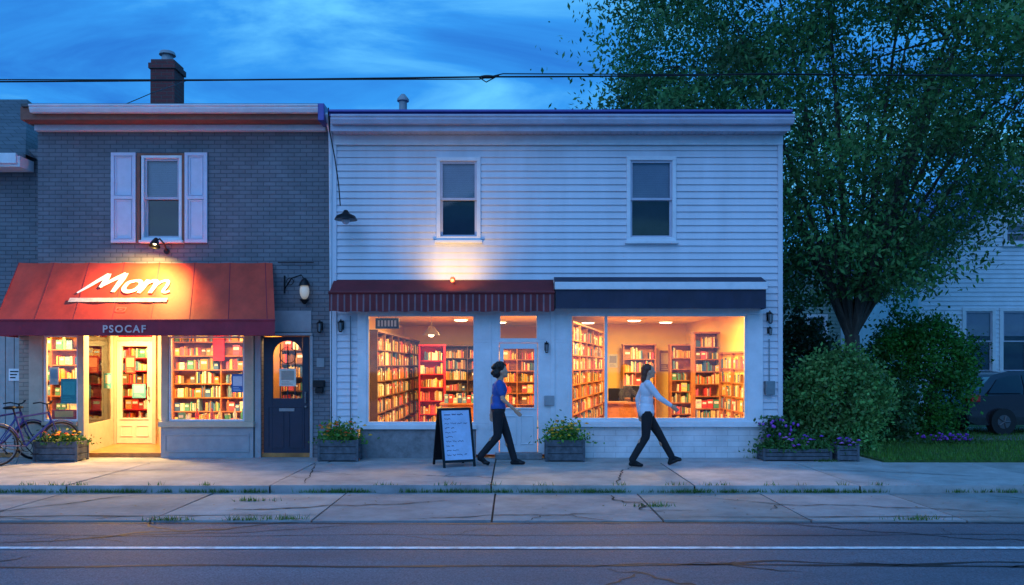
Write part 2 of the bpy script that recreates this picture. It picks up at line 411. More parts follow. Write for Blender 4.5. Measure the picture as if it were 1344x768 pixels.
# ------------------------------------------------------------------ leaf batches
def leafmesh(name,P,size,cols,parent=None,mats=None,flat=0.0,aspect=.5,sj=.35,origin=None,droop=0,**props):
    N=len(P); P=np.asarray(P,float)
    n=rng.normal(size=(N,3)); n[:,2]+=flat; n/=np.linalg.norm(n,axis=1)[:,None]
    t=rng.normal(size=(N,3)); t[:,2]-=droop
    t-=n*(t*n).sum(1)[:,None]; t/=np.linalg.norm(t,axis=1)[:,None]+1e-9
    b=np.cross(n,t)
    s=size*(1+sj*rng.uniform(-1,1,N))[:,None]
    V=np.empty((N,4,3)); V[:,0]=P-t*s*.5; V[:,1]=P+b*s*aspect*.5; V[:,2]=P+t*s*.5; V[:,3]=P-b*s*aspect*.5
    off=np.array(ORG[parent.name]) if parent is not None else np.array(origin if origin is not None else (0,0,0))
    V=V.reshape(-1,3)-off
    me=bpy.data.meshes.new(name); me.vertices.add(N*4); me.vertices.foreach_set('co',V.ravel())
    me.loops.add(N*4); me.loops.foreach_set('vertex_index',np.arange(N*4,dtype=np.int32))
    me.polygons.add(N); me.polygons.foreach_set('loop_start',np.arange(0,N*4,4,dtype=np.int32)); 
    me.update(calc_edges=True)
    ca=me.color_attributes.new('Col','FLOAT_COLOR','CORNER')
    C=np.ones((N,4,4)); C[:,:,:3]=np.asarray(cols)[:,None,:]; ca.data.foreach_set('color',C.ravel())
    me.materials.append(mats or M_leaf); me.validate()
    ob=bpy.data.objects.new(name,me); COLL.objects.link(ob)
    if parent is not None: ob.parent=parent
    else: ob.location=tuple(off)
    ORG[ob.name]=tuple(off)
    for k,v in props.items(): ob[k]=v
    return ob
def leafcols(N,base,var=.35):
    k=rng.uniform(1-var,1+var,N)[:,None]; c=np.array(base)[None,:]*k
    c[:,0]*=rng.uniform(.7,1.3,N); return c
def blades(name,P,h,col,kind='stuff',**props):
    N=len(P);P=np.asarray(P,float)
    a=rng.uniform(0,6.28,N); d=np.stack([np.cos(a),np.sin(a),0*a],1); hh=h*rng.uniform(.5,1.4,N)[:,None]
    lean=rng.normal(size=(N,3))*.35; lean[:,2]=1
    V=np.empty((N,3,3)); V[:,0]=P-d*.006; V[:,1]=P+d*.006; V[:,2]=P+lean*hh
    me=bpy.data.meshes.new(name); me.from_pydata(V.reshape(-1,3).tolist(),[],np.arange(N*3).reshape(-1,3).tolist())
    ca=me.color_attributes.new('Col','FLOAT_COLOR','CORNER'); C=np.ones((N,3,4)); C[:,:,:3]=leafcols(N,col)[:,None,:]; ca.data.foreach_set('color',C.ravel())
    me.materials.append(M_leaf); ob=bpy.data.objects.new(name,me); COLL.objects.link(ob); ob['kind']=kind
    for k,v in props.items(): ob[k]=v
    return ob
N=26000; P=np.stack([rng.uniform(6.37,15,N),-.7+7*rng.uniform(0,1,N)**1.3,np.full(N,.03)],1)
blades('grass',P,.075,(.09,.24,.03),label='short green lawn grass beside the shop',category='grass')
P=[]
for i in range(420):
    x=rng.uniform(-11,11); y=-3.34+rng.normal()*.015
    if noise.noise((x*.8,0,3))<-.15 and rng.random()<.8: continue
    for k in range(rng.integers(4,24)): P.append((x+rng.normal()*.07,y+rng.normal()*.015,-.095 if y<-3.32 else 0))
for (cx,cy,z) in [(-3.0,-5.28,-.1),(-3.9,-5.3,-.1),(4.6,-5.25,-.1),(-7.6,-5.28,-.1),(1.75,-4.4,-.1),(-3.35,-4.0,-.1),(4.5,-.1,0),(5.4,-.6,0),(7.2,-5.28,-.1),(-2.6,-5.22,-.1)]:
    for k in range(80): P.append((cx+rng.normal()*.14,cy+rng.normal()*.025,z))
blades('weeds',P,.055,(.09,.2,.03),label='weeds growing along the kerb and slab joints',category='weeds')
N=320; P=np.stack([rng.uniform(-10,10,N),-5.3+rng.uniform(0,1,N)**1.5*2.2,np.full(N,-.088)],1)
leafmesh('fallen_leaves',P,.035,leafcols(N,(.18,.12,.05)),flat=6,kind='stuff',label='dry leaves scattered on the pavement',category='leaves')

# ================================================================== WHITE BUILDING
WX0,WX1=X(436.5),X(1026)
wb=thing('white_shop_building','white clapboard two-storey building with two lit shop fronts','building',(.8,0,0))
ZT=6.0
w1=(X(573),X(631),Z(316),Z(207)); w2=(X(822),X(887),Z(317),Z(206))
front=(X(470),X(1000),0,Z(405))
mb=MB(); siding(mb,WX0,WX1,.02,ZT+.04,[w1,w2,front],0)
mb.box(WX0-.0,WX0+.08,-.05,0,0,ZT); mb.box(WX1-.08,WX1,-.05,0,0,ZT)
mb.M=Matrix.Translation((WX1,0,0))@Matrix.Rotation(math.radians(90),4,'Z'); siding(mb,0,11,.02,ZT,[],0); mb.M=None
mb.build('wall_siding',wb,M_siding)
mb=MB(); flatwall(mb,WX0+.002,WX1-.01,0,ZT+.04,[w1,w2,front],.002,.16)
mb.box(WX1-.2,WX1-.012,.17,11,0,ZT); mb.box(WX0+.002,WX0+.16,.17,11,0,ZT-.1); mb.box(WX0+.17,WX1-.21,10.8,11,0,ZT)
mb.box(WX0+.17,WX1-.21,.165,1.2,3.2,3.3)
mb.build('wall',wb,M_whitetrim)
mb=MB(); mb.add([(WX0-.05,-.36,6.07),(WX1+.05,-.36,6.07),(WX1+.05,11.1,6.0),(WX0-.05,11.1,6.0),(WX0-.05,-.36,6.02),(WX1+.05,-.36,6.02),(WX1+.05,11.1,5.94),(WX0-.05,11.1,5.94)],[(0,1,2,3),(7,6,5,4),(4,5,1,0),(5,6,2,1),(6,7,3,2),(7,4,0,3)])
mb.build('roof',wb,M_purple)
def gutter(par,x0,x1,zt,y,m,h=.13,dep=.12,name='gutter'):
    mb=MB(); prof=[(0,0),(0,-h*.2),(.02,-h*.35),(.02,-h*.55),(.05,-h),(dep,-h),(dep,0)]
    n=len(prof); vs=[(x0,y+p[0],zt+p[1]) for p in prof]+[(x1,y+p[0],zt+p[1]) for p in prof]
    fs=[(i,(i+1)%n,n+(i+1)%n,n+i) for i in range(n)]+[tuple(range(n))[::-1],tuple(range(n,2*n))]
    mb.add(vs,fs); return mb.build(name,par,m)
gutter(wb,WX0+.08,WX1+.06,6.01,-.5,M_gutter,.15,.14)
mb=MB(); mb.box(WX0+.04,WX1+.03,-.355,-.33,5.76,6.0)
x=WX0+.05
while x<WX1: 
    mb.box(x,x+.1,-.328,-.032,5.775,5.79); x+=.115
mb.box(WX0+.04,WX1+.02,-.33,-.034,5.792,5.81)
mb.build('soffit',wb,M_gutter)
mb=MB(); mb.box(WX0+.05,WX1,-.07,-.035,5.6,5.77); mb.build('frieze_board',wb,M_whitetrim)
mb=MB(); mb.box(WX0+.02,WX1+.05,-.42,-.0,6.075,6.12); mb.build('roof_edge',wb,M_purple,bevel=.01)
sash_window(wb,*w1,0,M_whitetrim,.5); sash_window(wb,*w2,0,M_whitetrim,.52)

g1=(X(482),X(624),Z(556),Z(413)); g2=(X(748),X(979),Z(551),Z(413))
dr=(X(655),X(706),.1,Z(450)); tr=(X(655),X(706),Z(446),Z(413))
mb=MB(); 
flatwall(mb,X(470),X(745),Z(562),Z(405),[g1,(dr[0],dr[1],0,dr[3]),tr],-.06,.14)
flatwall(mb,X(625),X(745),0.06,Z(562),[(dr[0],dr[1],0,9)],-.06,.14)
flatwall(mb,X(745),X(1000),Z(558),Z(405),[g2],-.062,.14)
mb.box(X(470),X(626),-.11,-.062,Z(563),Z(557)); mb.box(X(743),X(1000),-.12,-.064,Z(560),Z(553))
mb.box(X(722),X(728),-.085,-.064,0.06,Z(408)); mb.box(X(642),X(645),-.075,-.062,.5,2.5)
mb.build('shopfront_frame',wb,M_whitetrim,bevel=.006)
mb=MB(); mb.box(X(474),X(624.5),-.055,.12,0,Z(562)); mb.build('base_wall',wb,M_block,label='grey concrete block base')
mb=MB(); mb.box(X(745.5),X(999),-.055,.12,0,Z(558)); mb.build('base_wall',wb,M_whitebrick,label='white painted block base')
def shopwin(par,g,mull=[],y=-.03,fw=.035):
    mb=MB(); frame(mb,g[0],g[1],g[2],g[3],fw,y-.02,y+.05)
    for m_ in mull: mb.box(m_-.025,m_+.025,y-.018,y+.045,g[2]+fw,g[3]-fw)
    w=mb.build('shop_window',par,M_whitetrim,bevel=.004)
    mb=MB(); mb.box(g[0]+fw,g[1]-fw,y+.01,y+.016,g[2]+fw,g[3]-fw); mb.build('window_pane',w,M_glass)
    return w
shopwin(wb,g1); shopwin(wb,g2,[X(795)]); shopwin(wb,tr,fw=.025)
def door(par,x0,x1,z0,z1,y,m,gl,arch=False,kick=True,hx=None):
    mb=MB()
    if arch:
        gx0,gx1,gz0,gz1=gl; r=(gx1-gx0)/2; cx=(gx0+gx1)/2; zs=gz1-r
        mb.box(x0,gx0,y,y+.05,z0,z1); mb.box(gx1,x1,y,y+.05,z0,z1); mb.box(gx0,gx1,y,y+.05,z0,gz0)
        n=12; pts=[(cx-r*math.cos(math.pi*i/n),zs+r*math.sin(math.pi*i/n)) for i in range(n+1)]
        for i in range(n):
            (a,c),(d_,e)=pts[i],pts[i+1]
            mb.add([(a,y,c),(d_,y,e),(d_,y,z1),(a,y,z1),(a,y+.05,c),(d_,y+.05,e),(d_,y+.05,z1),(a,y+.05,z1)],[(0,1,2,3),(0,4,5,1)])
        for i in range(3): mb.box(cx-r*.5+i*r*.5-.008,cx-r*.5+i*r*.5+.008,y+.01,y+.03,gz0,zs+r*.8)
        mb.torus((cx,y+.02,zs),r*.55,.008,'y',24,5)
    else:
        flatwall(mb,x0,x1,z0,z1,[gl],y,.05); frame(mb,gl[0]-.03,gl[1]+.03,gl[2]-.03,gl[3]+.03,.03,y-.015,y)
    if kick:
        w=(x1-x0); zt=gl[2]-.14
        if zt-z0>.35:
            for a in (x0+.1*w,x0+.55*w):
                frame(mb,a,a+.35*w,z0+.14,zt,.02,y-.012,y-.001)
    d_=mb.build('door',par,m,bevel=.004)
    mb=MB(); mb.box(gl[0],gl[1],y+.035,y+.04,gl[2],gl[3]); mb.build('door_pane',d_,M_glass)
    hx=hx if hx else x0+.06
    mb=MB(); mb.tube([(hx,y-.05,z0+.95),(hx,y-.05,z0+1.15)],.012,8); mb.tube([(hx,y,z0+.97),(hx,y-.05,z0+.97)],.008,8); mb.tube([(hx,y,z0+1.13),(hx,y-.05,z0+1.13)],.008,8); mb.sphere((hx,y-.02,z0+.88),.025,10,6)
    mb.build('handle',d_,M_steel,smooth=True)
    return d_
door(wb,dr[0]+.01,dr[1]-.01,.1,Z(450)-.01,-.045,M_whitetrim,(X(661),X(701),Z(535),Z(458)),hx=X(657.5))
mb=MB(); mb.box(X(650),X(711),-.3,.06,0.002,.095); mb.build('door_step',wb,M_block,bevel=.01)
def striped_awning():
    mb=MB(); x0,x1=X(439),X(722)+.05; zt=Z(368)
    y1=-.42; z1=Z(384,13.88)
    mb.add([(x0,-.03,zt),(x1,-.03,zt),(x1,y1,z1),(x0,y1,z1),(x0,-.03,zt-.03),(x1,-.03,zt-.03),(x1,y1,z1-.03),(x0,y1,z1-.03)],[(3,2,1,0),(4,5,6,7),(0,1,5,4),(2,3,7,6),(1,2,6,5),(3,0,4,7)])
    mb.tube([(x0-.01,y1,z1),(x1+.01,y1,z1)],.028,8)
    aw=mb.build('awning',wb,M_wine,label='wine red folding awning with striped valance')
    mb=MB(); n=140; w=(x1-x0)/n; zb=Z(409,13.88)
    for i in range(n):
        mb.mat=1 if i%4==1 else 0
        ya=y1-.02*math.sin(i*.38); yb=y1-.02*math.sin((i+1)*.38)
        mb.quad((x0+i*w,ya,zb+.008*math.sin(i*.5)),(x0+(i+1)*w,yb,zb+.008*math.sin((i+1)*.5)),(x0+(i+1)*w,y1,z1-.02),(x0+i*w,y1,z1-.02))
    mb.build('valance',aw,[M_wine,M_stripe],smooth=False)
    for x in (x0+.1,x1-.15):
        mb=MB(); mb.tube([(x,-.03,zt-.35),(x,y1+.02,z1-.05)],.012,6); mb.build('awning_arm',aw,M_black)
striped_awning()
x0,x1=X(727),X(1002); zt=Z(364); y1=-.42; zr0,zr1=Z(380,13.85),Z(371,13.85)
mb=MB(); mb.add([(x0,-.03,zt),(x1-.05,-.03,zt),(x1-.08,y1,zr1+.02),(x0,y1,zr1+.02),(x0,-.03,zt-.03),(x1-.05,-.03,zt-.03),(x1-.08,y1,zr1),(x0,y1,zr1)],[(3,2,1,0),(4,5,6,7),(0,1,5,4),(2,3,7,6),(1,2,6,5),(3,0,4,7)])
aw=mb.build('awning',wb,M_navyfab,label='navy awning with white front rail')
mb=MB(); mb.box(x0-.01,x1-.07,y1-.045,y1-.002,zr0,zr1+.012); mb.build('awning_rail',aw,M_whitetrim,bevel=.01)
mb=MB(); zb=Z(405,13.88); n=30; w=(x1-.1-x0)/n
for i in range(n):
    mb.quad((x0+.01+i*w,y1-.01*math.sin(i*.7),zb),(x0+.01+(i+1)*w,y1-.01*math.sin((i+1)*.7),zb),(x0+.01+(i+1)*w,y1,zr0+.02),(x0+.01+i*w,y1,zr0+.02))
mb.quad((x1-.09,y1,zb),(x1-.07,-.05,zb),(x1-.07,-.05,zt-.04),(x1-.09,y1,zr0))
mb.quad((x0+.005,-.05,zb),(x0+.005,y1,zb),(x0+.005,y1,zr0),(x0+.005,-.05,zt-.04))
mb.build('valance',aw,M_navyfab)
def carriage_lamp(par,x,z,y=-.03,s=1):
    mb=MB(); mb.box(x-.04*s,x+.04*s,y-.02,y,z-.08*s,z+.08*s)
    mb.tube([(x,y,z+.03*s),(x,y-.07,z+.1*s),(x,y-.1,z+.06*s)],.01*s,6)
    mb.tube([(x,y-.1,z+.08*s),(x,y-.1,z+.04*s)],[.01*s,.055*s],8); mb.tube([(x,y-.1,z-.11*s),(x,y-.1,z-.13*s)],[.035*s,.02*s],8)
    for k in range(4):
        a=k*math.pi/2+.78; mb.tube([(x+.05*s*math.cos(a),y-.1+.05*s*math.sin(a),z+.04*s),(x+.035*s*math.cos(a),y-.1+.035*s*math.sin(a),z-.11*s)],.005*s,5)
    l=mb.build('wall_lamp',par,M_black)
    mb=MB(); mb.tube([(x,y-.1,z+.04*s),(x,y-.1,z-.1*s)],[.04*s,.028*s],8); mb.build('lamp_glass',l,M_steel)
carriage_lamp(wb,X(449),Z(427),-.03); carriage_lamp(wb,X(1008),Z(416),-.03); carriage_lamp(wb,X(1008),Z(434),-.03,s=.7); carriage_lamp(wb,X(717),Z(455),-.065,s=.9)
mb=MB(); mb.box(X(1002),X(1014),-.14,-.03,Z(518),Z(500)); mb.tube([(X(1008),-.06,Z(500)),(X(1008),-.06,Z(445))],.012,6); mb.build('electric_box',wb,M_steel,bevel=.008)
mb=MB(); mb.box(X(714),X(727),-.12,-.066,Z(532),Z(519)); mb.build('mailbox',wb,M_trimgrey,bevel=.008)
mb=MB(); mb.tube([(X(461),-.06,Z(415)),(X(461),-.06,Z(560))],.01,6); mb.build('cable',wb,M_steel)
mb=MB(); pts=[(X(437),-.35,Z(150)),(X(439),-.38,Z(180)),(X(446),-.4,Z(215)),(X(451),-.4,Z(250)),(X(453),-.4,Z(276))]
mb.tube([Vector(p) for p in pts],.011,6); lx,lz=X(454,13.9),Z(285,13.9)
mb.tube([(lx,-.4,lz+.12),(lx,-.4,lz+.06),(lx,-.4,lz+.02),(lx,-.4,lz-.05)],[.03,.07,.16,.2],16); mb.tube([(lx,-.02,lz+.1),(lx,-.4,lz+.1)],.014,6)
fl=mb.build('hanging_lamp',wb,M_black,smooth=True)
mb=MB(); mb.sphere((lx,-.4,lz-.06),.07,12,8); mb.build('bulb',fl,M_blind,smooth=True)
fxx=-1.02
mb=MB(); mb.tube([(fxx,-.03,3.12),(fxx,-.4,3.1),(fxx,-.62,3.12)],.01,6); mb.tube([(fxx,-.68,3.1),(fxx,-.6,3.14)],[.03,.045],10); wl=mb.build('wash_lamp',wb,M_wine,smooth=True)
vx=X(529,16); vent=thing('roof_vent','small metal vent pipe on the white roof','vent',(vx,1.7,6.05))
mb=MB(); mb.tube([(vx,1.7,6.0),(vx,1.7,7.0)],.08,12); mb.tube([(vx,1.7,6.7),(vx,1.7,6.74)],.11,12); mb.tube([(vx,1.7,6.96),(vx,1.7,7.0),(vx,1.7,7.1)],[.12,.12,.04],12); mb.build('pipe',vent,M_trimgrey,smooth=True)

# ================================================================== INTERIORS
BOOKS=[]
PAL=[(.6,.05,.03),(.75,.25,.05),(.85,.6,.18),(.85,.8,.6),(.05,.14,.35),(.08,.3,.22),(.4,.08,.1),(.9,.85,.7),(.12,.1,.1),(.6,.33,.1),(.15,.35,.5),(.7,.12,.2),(.85,.45,.08),(.85,.7,.3),(.3,.15,.06),(.2,.1,.05)]
def shelf(name,cat,label,p0,p1,z0,z1,depth,rows,m,face=.12,fill=.93,pal=PAL):
    p0=Vector((p0[0],p0[1],0));p1=Vector((p1[0],p1[1],0)); W=(p1-p0).length; u=(p1-p0).normalized(); v=Vector((-u.y,u.x,0))
    M=Matrix(((u.x,v.x,0,p0.x),(u.y,v.y,0,p0.y),(0,0,1,0),(0,0,0,1)))
    mid=(p0+p1)/2
    t=thing(name,label,cat,(mid.x,mid.y,z0))
    mb=MB(); mb.M=M
    mb.box(0,.03,0,depth,z0,z1); mb.box(W-.03,W,0,depth,z0,z1); mb.box(.031,W-.031,depth-.02,depth,z0,z1)
    mb.box(-.01,W+.01,-.01,depth+.005,z1+.001,z1+.04)
    nd=int(W/1.1)
    for i in range(nd):
        xx=W*(i+1)/(nd+1); mb.box(xx-.013,xx+.013,.005,depth-.021,z0,z1-.001)
    mb.build('carcass',t,m,bevel=.003)
    mb=MB(); mb.M=M; hr=(z1-z0-.08)/rows
    for r in range(rows): mb.box(.031,W-.031,.012,depth-.022,z0+.06+r*hr-.022,z0+.06+r*hr)
    mb.build('shelf_boards',t,m)
    for r in range(rows):
        zb=z0+.062+r*hr; x=.04
        while x<W-.08:
            if any(abs(x-W*(i+1)/(nd+1))<.05 for i in range(nd)): x+=.07; continue
            if random.random()>fill: x+=random.uniform(.05,.2); continue
            if random.random()<face:
                w=random.uniform(.09,.16); h=min(hr*.85,w*1.4); y=.03
                if x+w<W-.04: BOOKS.append((M,x,x+w-.01,y,y+.03,zb,zb+h,random.choice(pal)))
                x+=w
            else:
                c=random.choice(pal); k=random.randint(2,8); h0=hr*random.uniform(.5,.86)
                for _ in range(k):
                    w=random.uniform(.014,.034)
                    if x+w>W-.04: break
                    if any(abs(x+w/2-W*(i+1)/(nd+1))<.04 for i in range(nd)): break
                    y=random.uniform(.02,.06); BOOKS.append((M,x,x+w-.002,y,y+min(depth-.09,.18),zb,zb+h0*random.uniform(.82,1.08),c if random.random()<.4 else random.choice(pal))); x+=w
                x+=.004
    return t
RB1=7.9; RB2=6.75; PART=X(733)
mb=MB(); mb.box(WX0+.17,WX1-.22,.085,.16,Z(405),2.74) 
mb.box(WX0+.165,WX0+.2,.17,RB1,.1,2.75); mb.box(WX0+.2,PART,RB1,RB1+.05,.1,2.75)
mb.box(PART,PART+.08,.1,RB1,.1,2.75); mb.box(PART+.08,WX1-.25,RB2,RB2+.05,.1,2.75); mb.box(WX1-.25,WX1-.21,.17,RB2,.1,2.75)
mb.build('interior_wall',wb,M_cream)
mb=MB(); mb.box(WX0+.17,WX1-.22,.1,8,2.751,2.8); mb.build('ceiling',wb,M_ceil)
mb=MB(); mb.box(WX0+.17,WX1-.22,.125,8,.03,.1); mb.build('floor',wb,M_floorwood)
BS='bookshelf'
shelf(BS,'bookshelf','long dark wooden wall shelf packed with books',(-2.5,.5),(-2.5,7.2),.1,2.28,.3,7,M_darkwood)
shelf(BS,'bookshelf','red painted bookshelf full of books',(-2.25,4.9),(-1.62,4.9),.1,2.12,.3,6,M_redpaint)
shelf(BS,'bookshelf','dark back wall bookshelf beside the counter',(-1.75,6.3),(-.55,6.3),.1,2.15,.3,7,M_darkwood)
shelf(BS,'bookshelf','back wall bookshelf behind the white door',(-.5,5.2),(.75,5.2),.1,2.1,.3,7,M_wood)
shelf(BS,'bookshelf','angled wooden shelf beside the shop window',(X(752,14.9),.6),(X(793,20),5.7),.1,2.45,.28,8,M_wood)
shelf(BS,'bookshelf','wooden bookshelf against the golden back wall',(X(818,20.4),6.1),(X(861,20.4),6.1),.1,2.17,.3,6,M_wood)
shelf(BS,'bookshelf','wooden bookshelf in the back corner',(X(880,20),5.7),(X(911,20),5.7),.1,2.15,.3,7,M_wood)
shelf(BS,'bookshelf','tall orange wooden bookshelf',(X(911,17.6),3.3),(X(950,17.6),3.3),.1,2.36,.35,8,M_wood,face=.3)
shelf(BS,'bookshelf','low wall shelf near the shop window',(4.52,3.1),(4.52,1.2),.1,1.9,.22,6,M_wood)
WARM=(1,.62,.22)
def lamp_disc(x,y,z,par_label,r=.16,e=25,col=WARM):
    t=thing('ceiling_lamp',par_label,'ceiling lamp',(x,y,z),group='shop ceiling lamps')
    mb=MB(); mb.tube([(x,y,z),(x,y,z-.03)],[r+.03,r+.02],20); mb.build('lamp_housing',t,M_whitetrim)
    mb=MB(); mb.tube([(x,y,z-.03),(x,y,z-.05)],[r,r*.8],20); mb.build('diffuser',t,M_lamp)
    if e:
        l=bpy.data.lights.new('ceiling_lamp_light','AREA'); l.shape='DISK'; l.size=.4; l.energy=e; l.color=col
        o=bpy.data.objects.new('ceiling_lamp_light',l); o.location=(0,0,-.07); o.parent=t; COLL.objects.link(o)
for (x,y,e) in [(-1.7,1.1,135),(-1.2,4.4,125),(.1,2.4,100),(-.3,5.4,0)]: lamp_disc(x,y,2.75,'round glowing ceiling lamp in the book shop',e=e)
for (x,y,e) in [(1.9,1.1,125),(3.5,1.4,130),(2.9,4.6,140),(1.9,5.6,0),(3.8,5.4,0)]: lamp_disc(x,y,2.75,'round glowing ceiling lamp in the golden shop',e=e)
dk=thing('desk','small wooden shop desk','desk',(2.5,3.6,.1))
mb=MB(); mb.box(2.05,3.0,3.4,3.9,.8,.84); mb.box(2.08,2.12,3.42,3.88,.1,.8); mb.box(2.93,2.97,3.42,3.88,.1,.8); mb.box(2.12,2.93,3.5,3.52,.3,.8); mb.build('desk_body',dk,M_wood,bevel=.005)
mo=thing('monitor','dark computer monitor on the desk','monitor',(2.7,3.6,.84))
mb=MB(); mb.box(2.5,2.9,3.6,3.63,.93,1.2); mb.build('screen',mo,M_black,bevel=.008); mb=MB(); mb.box(2.67,2.73,3.63,3.66,.845,1.0); mb.box(2.6,2.8,3.56,3.72,.842,.855); mb.build('stand',mo,M_black)
ch=thing('chair','dark swivel chair behind the desk','chair',(2.45,4.3,.1))
mb=MB(); mb.box(2.25,2.68,4.1,4.5,.5,.56); mb.build('seat',ch,M_black,bevel=.02)
mb=MB(); mb.box(2.27,2.66,4.46,4.5,.62,1.12); mb.build('backrest',ch,M_black,bevel=.02)
mb=MB(); mb.tube([(2.46,4.3,.5),(2.46,4.3,.18)],.025,8)
for k in range(5):
    a=k*1.2566; mb.tube([(2.46,4.3,.2),(2.46+.25*math.cos(a),4.3+.25*math.sin(a),.13)],.018,6)
mb.build('leg',ch,M_black)
def poster(x0,x1,z0,z1,y,col,col2,label,name='poster'):
    mb=MB(); mb.col=col; mb.box(x0,x1,y-.006,y,z0,z1); mb.col=col2
    mb.box(x0+(x1-x0)*.12,x1-(x1-x0)*.12,y-.009,y-.0065,z0+(z1-z0)*.35,z1-(z1-z0)*.12)
    for k in range(3): mb.box(x0+(x1-x0)*.15,x1-(x1-x0)*(.2+.1*k),y-.009,y-.0065,z0+(z1-z0)*(.08+.08*k),z0+(z1-z0)*(.11+.08*k))
    return mb.build(name,None,M_goods,origin=((x0+x1)/2,y,z0),label=label,category='poster')
poster(X(868,20.8),X(882,20.8),1.5,2.05,RB2-.005,(.3,.15,.05),(.7,.5,.2),'framed picture on the golden wall')
poster(X(800,20.8),X(812,20.8),1.6,1.95,RB2-.005,(.6,.6,.5),(.3,.3,.4),'small notice on the golden wall')
sg=thing('hanging_sign','small dark sign hanging in the shop window','sign',(X(507),.15,Z(430)))
mb=MB(); mb.box(X(491),X(522),.15,.17,Z(431),Z(417)); mb.tube([(X(495),.16,Z(417)),(X(495),.16,2.74)],.004,5); mb.tube([(X(518),.16,Z(417)),(X(518),.16,2.74)],.004,5); mb.build('sign_board',sg,M_black)
mb=MB()
for k in range(6):
    a,b_=X(494+k*4.4),X(496.6+k*4.4); mb.box(a,b_,.146,.149,Z(428),Z(420))
mb.build('faded_marks',sg,M_trimgrey)
px_=X(566,17); pd=thing('pendant_lamp','round metal pendant lamp in the book shop','lamp',(px_,2.7,2.75))
mb=MB(); mb.tube([(px_,2.7,2.75),(px_,2.7,2.5)],.008,6); mb.tube([(px_,2.7,2.5),(px_,2.7,2.46),(px_,2.7,2.3)],[.04,.08,.19],18,cap=False); mb.build('lamp_shade',pd,M_steel,smooth=True)
mb=MB(); mb.sphere((px_,2.7,2.33),.07,12,8); mb.build('bulb',pd,M_lamp,smooth=True)
ts=thing('counter','wooden display counter with stacked books','counter',(-1.1,3.2,.1))
mb=MB(); mb.box(-1.55,-.75,3.3,3.9,.1,.78); mb.box(-1.6,-.7,3.25,3.95,.78,.82); mb.build('counter_body',ts,M_wood,bevel=.005)
I4=Matrix.Identity(4)
for k in range(8): BOOKS.append((I4,-1.5+.1*k,-1.5+.1*k+.085,3.35,3.5,.822,.822+random.uniform(.1,.22),random.choice(PAL)))

# ================================================================== GREY BRICK BUILDING
GX0,GX1=X(50),X(433)
gb=thing('grey_brick_building','grey painted brick two-storey building with red shop awning','building',(-6,0,0))
shop=(GX0-.5,X(330),0,2.62); dop=(X(343),X(407),0,Z(441)); wu=(X(183),X(242),Z(319),Z(202))
mb=MB(); flatwall(mb,GX0,GX1,0,6.16,[shop,dop,wu],0,.2)
mb.box(GX0,GX0+.2,.201,9,2.7,ZT); mb.box(GX1-.2,GX1,.201,9,0,ZT); mb.box(GX0+.2,GX1-.2,8.8,9,0,ZT)
mb.build('wall',gb,M_greybrick)
mb=MB(); mb.box(X(360),X(409),-.02,-.001,Z(436),Z(408)); mb.box(X(335),X(343),-.03,-.001,0,Z(441)); mb.box(X(407),X(411),-.03,-.001,0,Z(441)); mb.box(X(335),X(411),-.05,-.001,Z(440.5),Z(437)) 
mb.build('door_surround',gb,M_trimgrey,bevel=.005)
mb=MB(); mb.box(GX0-.05,GX1-.04,-.42,9.1,6.17,6.22); mb.build('roof',gb,M_roof)
gutter(gb,X(38,13.8),X(426),6.18,-.52,M_whitetrim,.13,.14)
mb=MB(); mb.box(GX0-.08,GX1-.05,-.38,-.35,5.95,6.165); mb.box(GX0-.08,GX1-.05,-.35,-.002,5.95,5.97); mb.build('soffit',gb,M_brown)
mb=MB(); mb.box(GX0,GX1-.05,-.12,-.002,5.84,5.948); mb.build('cornice',gb,M_whitetrim,bevel=.01)
mb=MB(); mb.box(X(426),X(434),-.5,-.05,5.9,6.2); mb.build('gutter_end',gb,M_purple,bevel=.01)
mb=MB(); mb.tube([(X(434.5),-.4,6.05),(X(435),-.1,5.8),(X(435),-.06,5.5),(X(435),-.06,.1)],.035,8); mb.build('downpipe',gb,M_whitetrim,smooth=True)
sash_window(gb,X(187),X(240),Z(316),Z(205),.0,M_whitetrim,.5,trim=.05)
mb=MB(); frame(mb,X(181),X(243),Z(319),Z(202),.055,-.04,.1); mb.build('window_trim',gb,M_brown)
def shutter(x0,x1,z0,z1):
    mb=MB(); zm=(z0+z1)/2
    frame(mb,x0,x1,z0,z1,.06,-.045,-.002); mb.box(x0+.06,x1-.06,-.045,-.002,zm-.03,zm+.03)
    for a,b in ((z0+.07,zm-.04),(zm+.04,z1-.07)):
        frame(mb,x0+.08,x1-.08,a,b,.02,-.036,-.02)
        mb.box(x0+.06,x1-.06,-.02,-.004,a-.008,b+.008)
    mb.build('shutter',gb,M_shutter,bevel=.004)
shutter(X(147),X(179.5),Z(319),Z(201)); shutter(X(243.5),X(273),Z(319),Z(201))
d=15.8; cx=X(219,d); cw=15.5*d/F
chy=thing('chimney','red brick chimney with clay pot on the grey roof','chimney',(cx,1.5,6.2))
mb=MB(); mb.box(cx-cw,cx+cw,1.3,1.3+2*cw,6.1,Z(95,d)); mb.box(cx-cw-.03,cx+cw+.03,1.27,1.33+2*cw,Z(95,d)+.001,Z(88,d)); mb.box(cx-cw+.01,cx+cw-.01,1.3,1.3+2*cw,Z(88,d)+.001,Z(83,d)); mb.build('chimney_stack',chy,M_redbrick)
mb=MB(); yc=1.3+cw; mb.tube([(cx,yc,Z(83,d)),(cx,yc,Z(72,d))],[.13,.1],14); mb.tube([(cx,yc,Z(72,d)),(cx,yc,Z(68,d))],[.16,.14],14); mb.build('chimney_pot',chy,M_trimgrey,smooth=True)
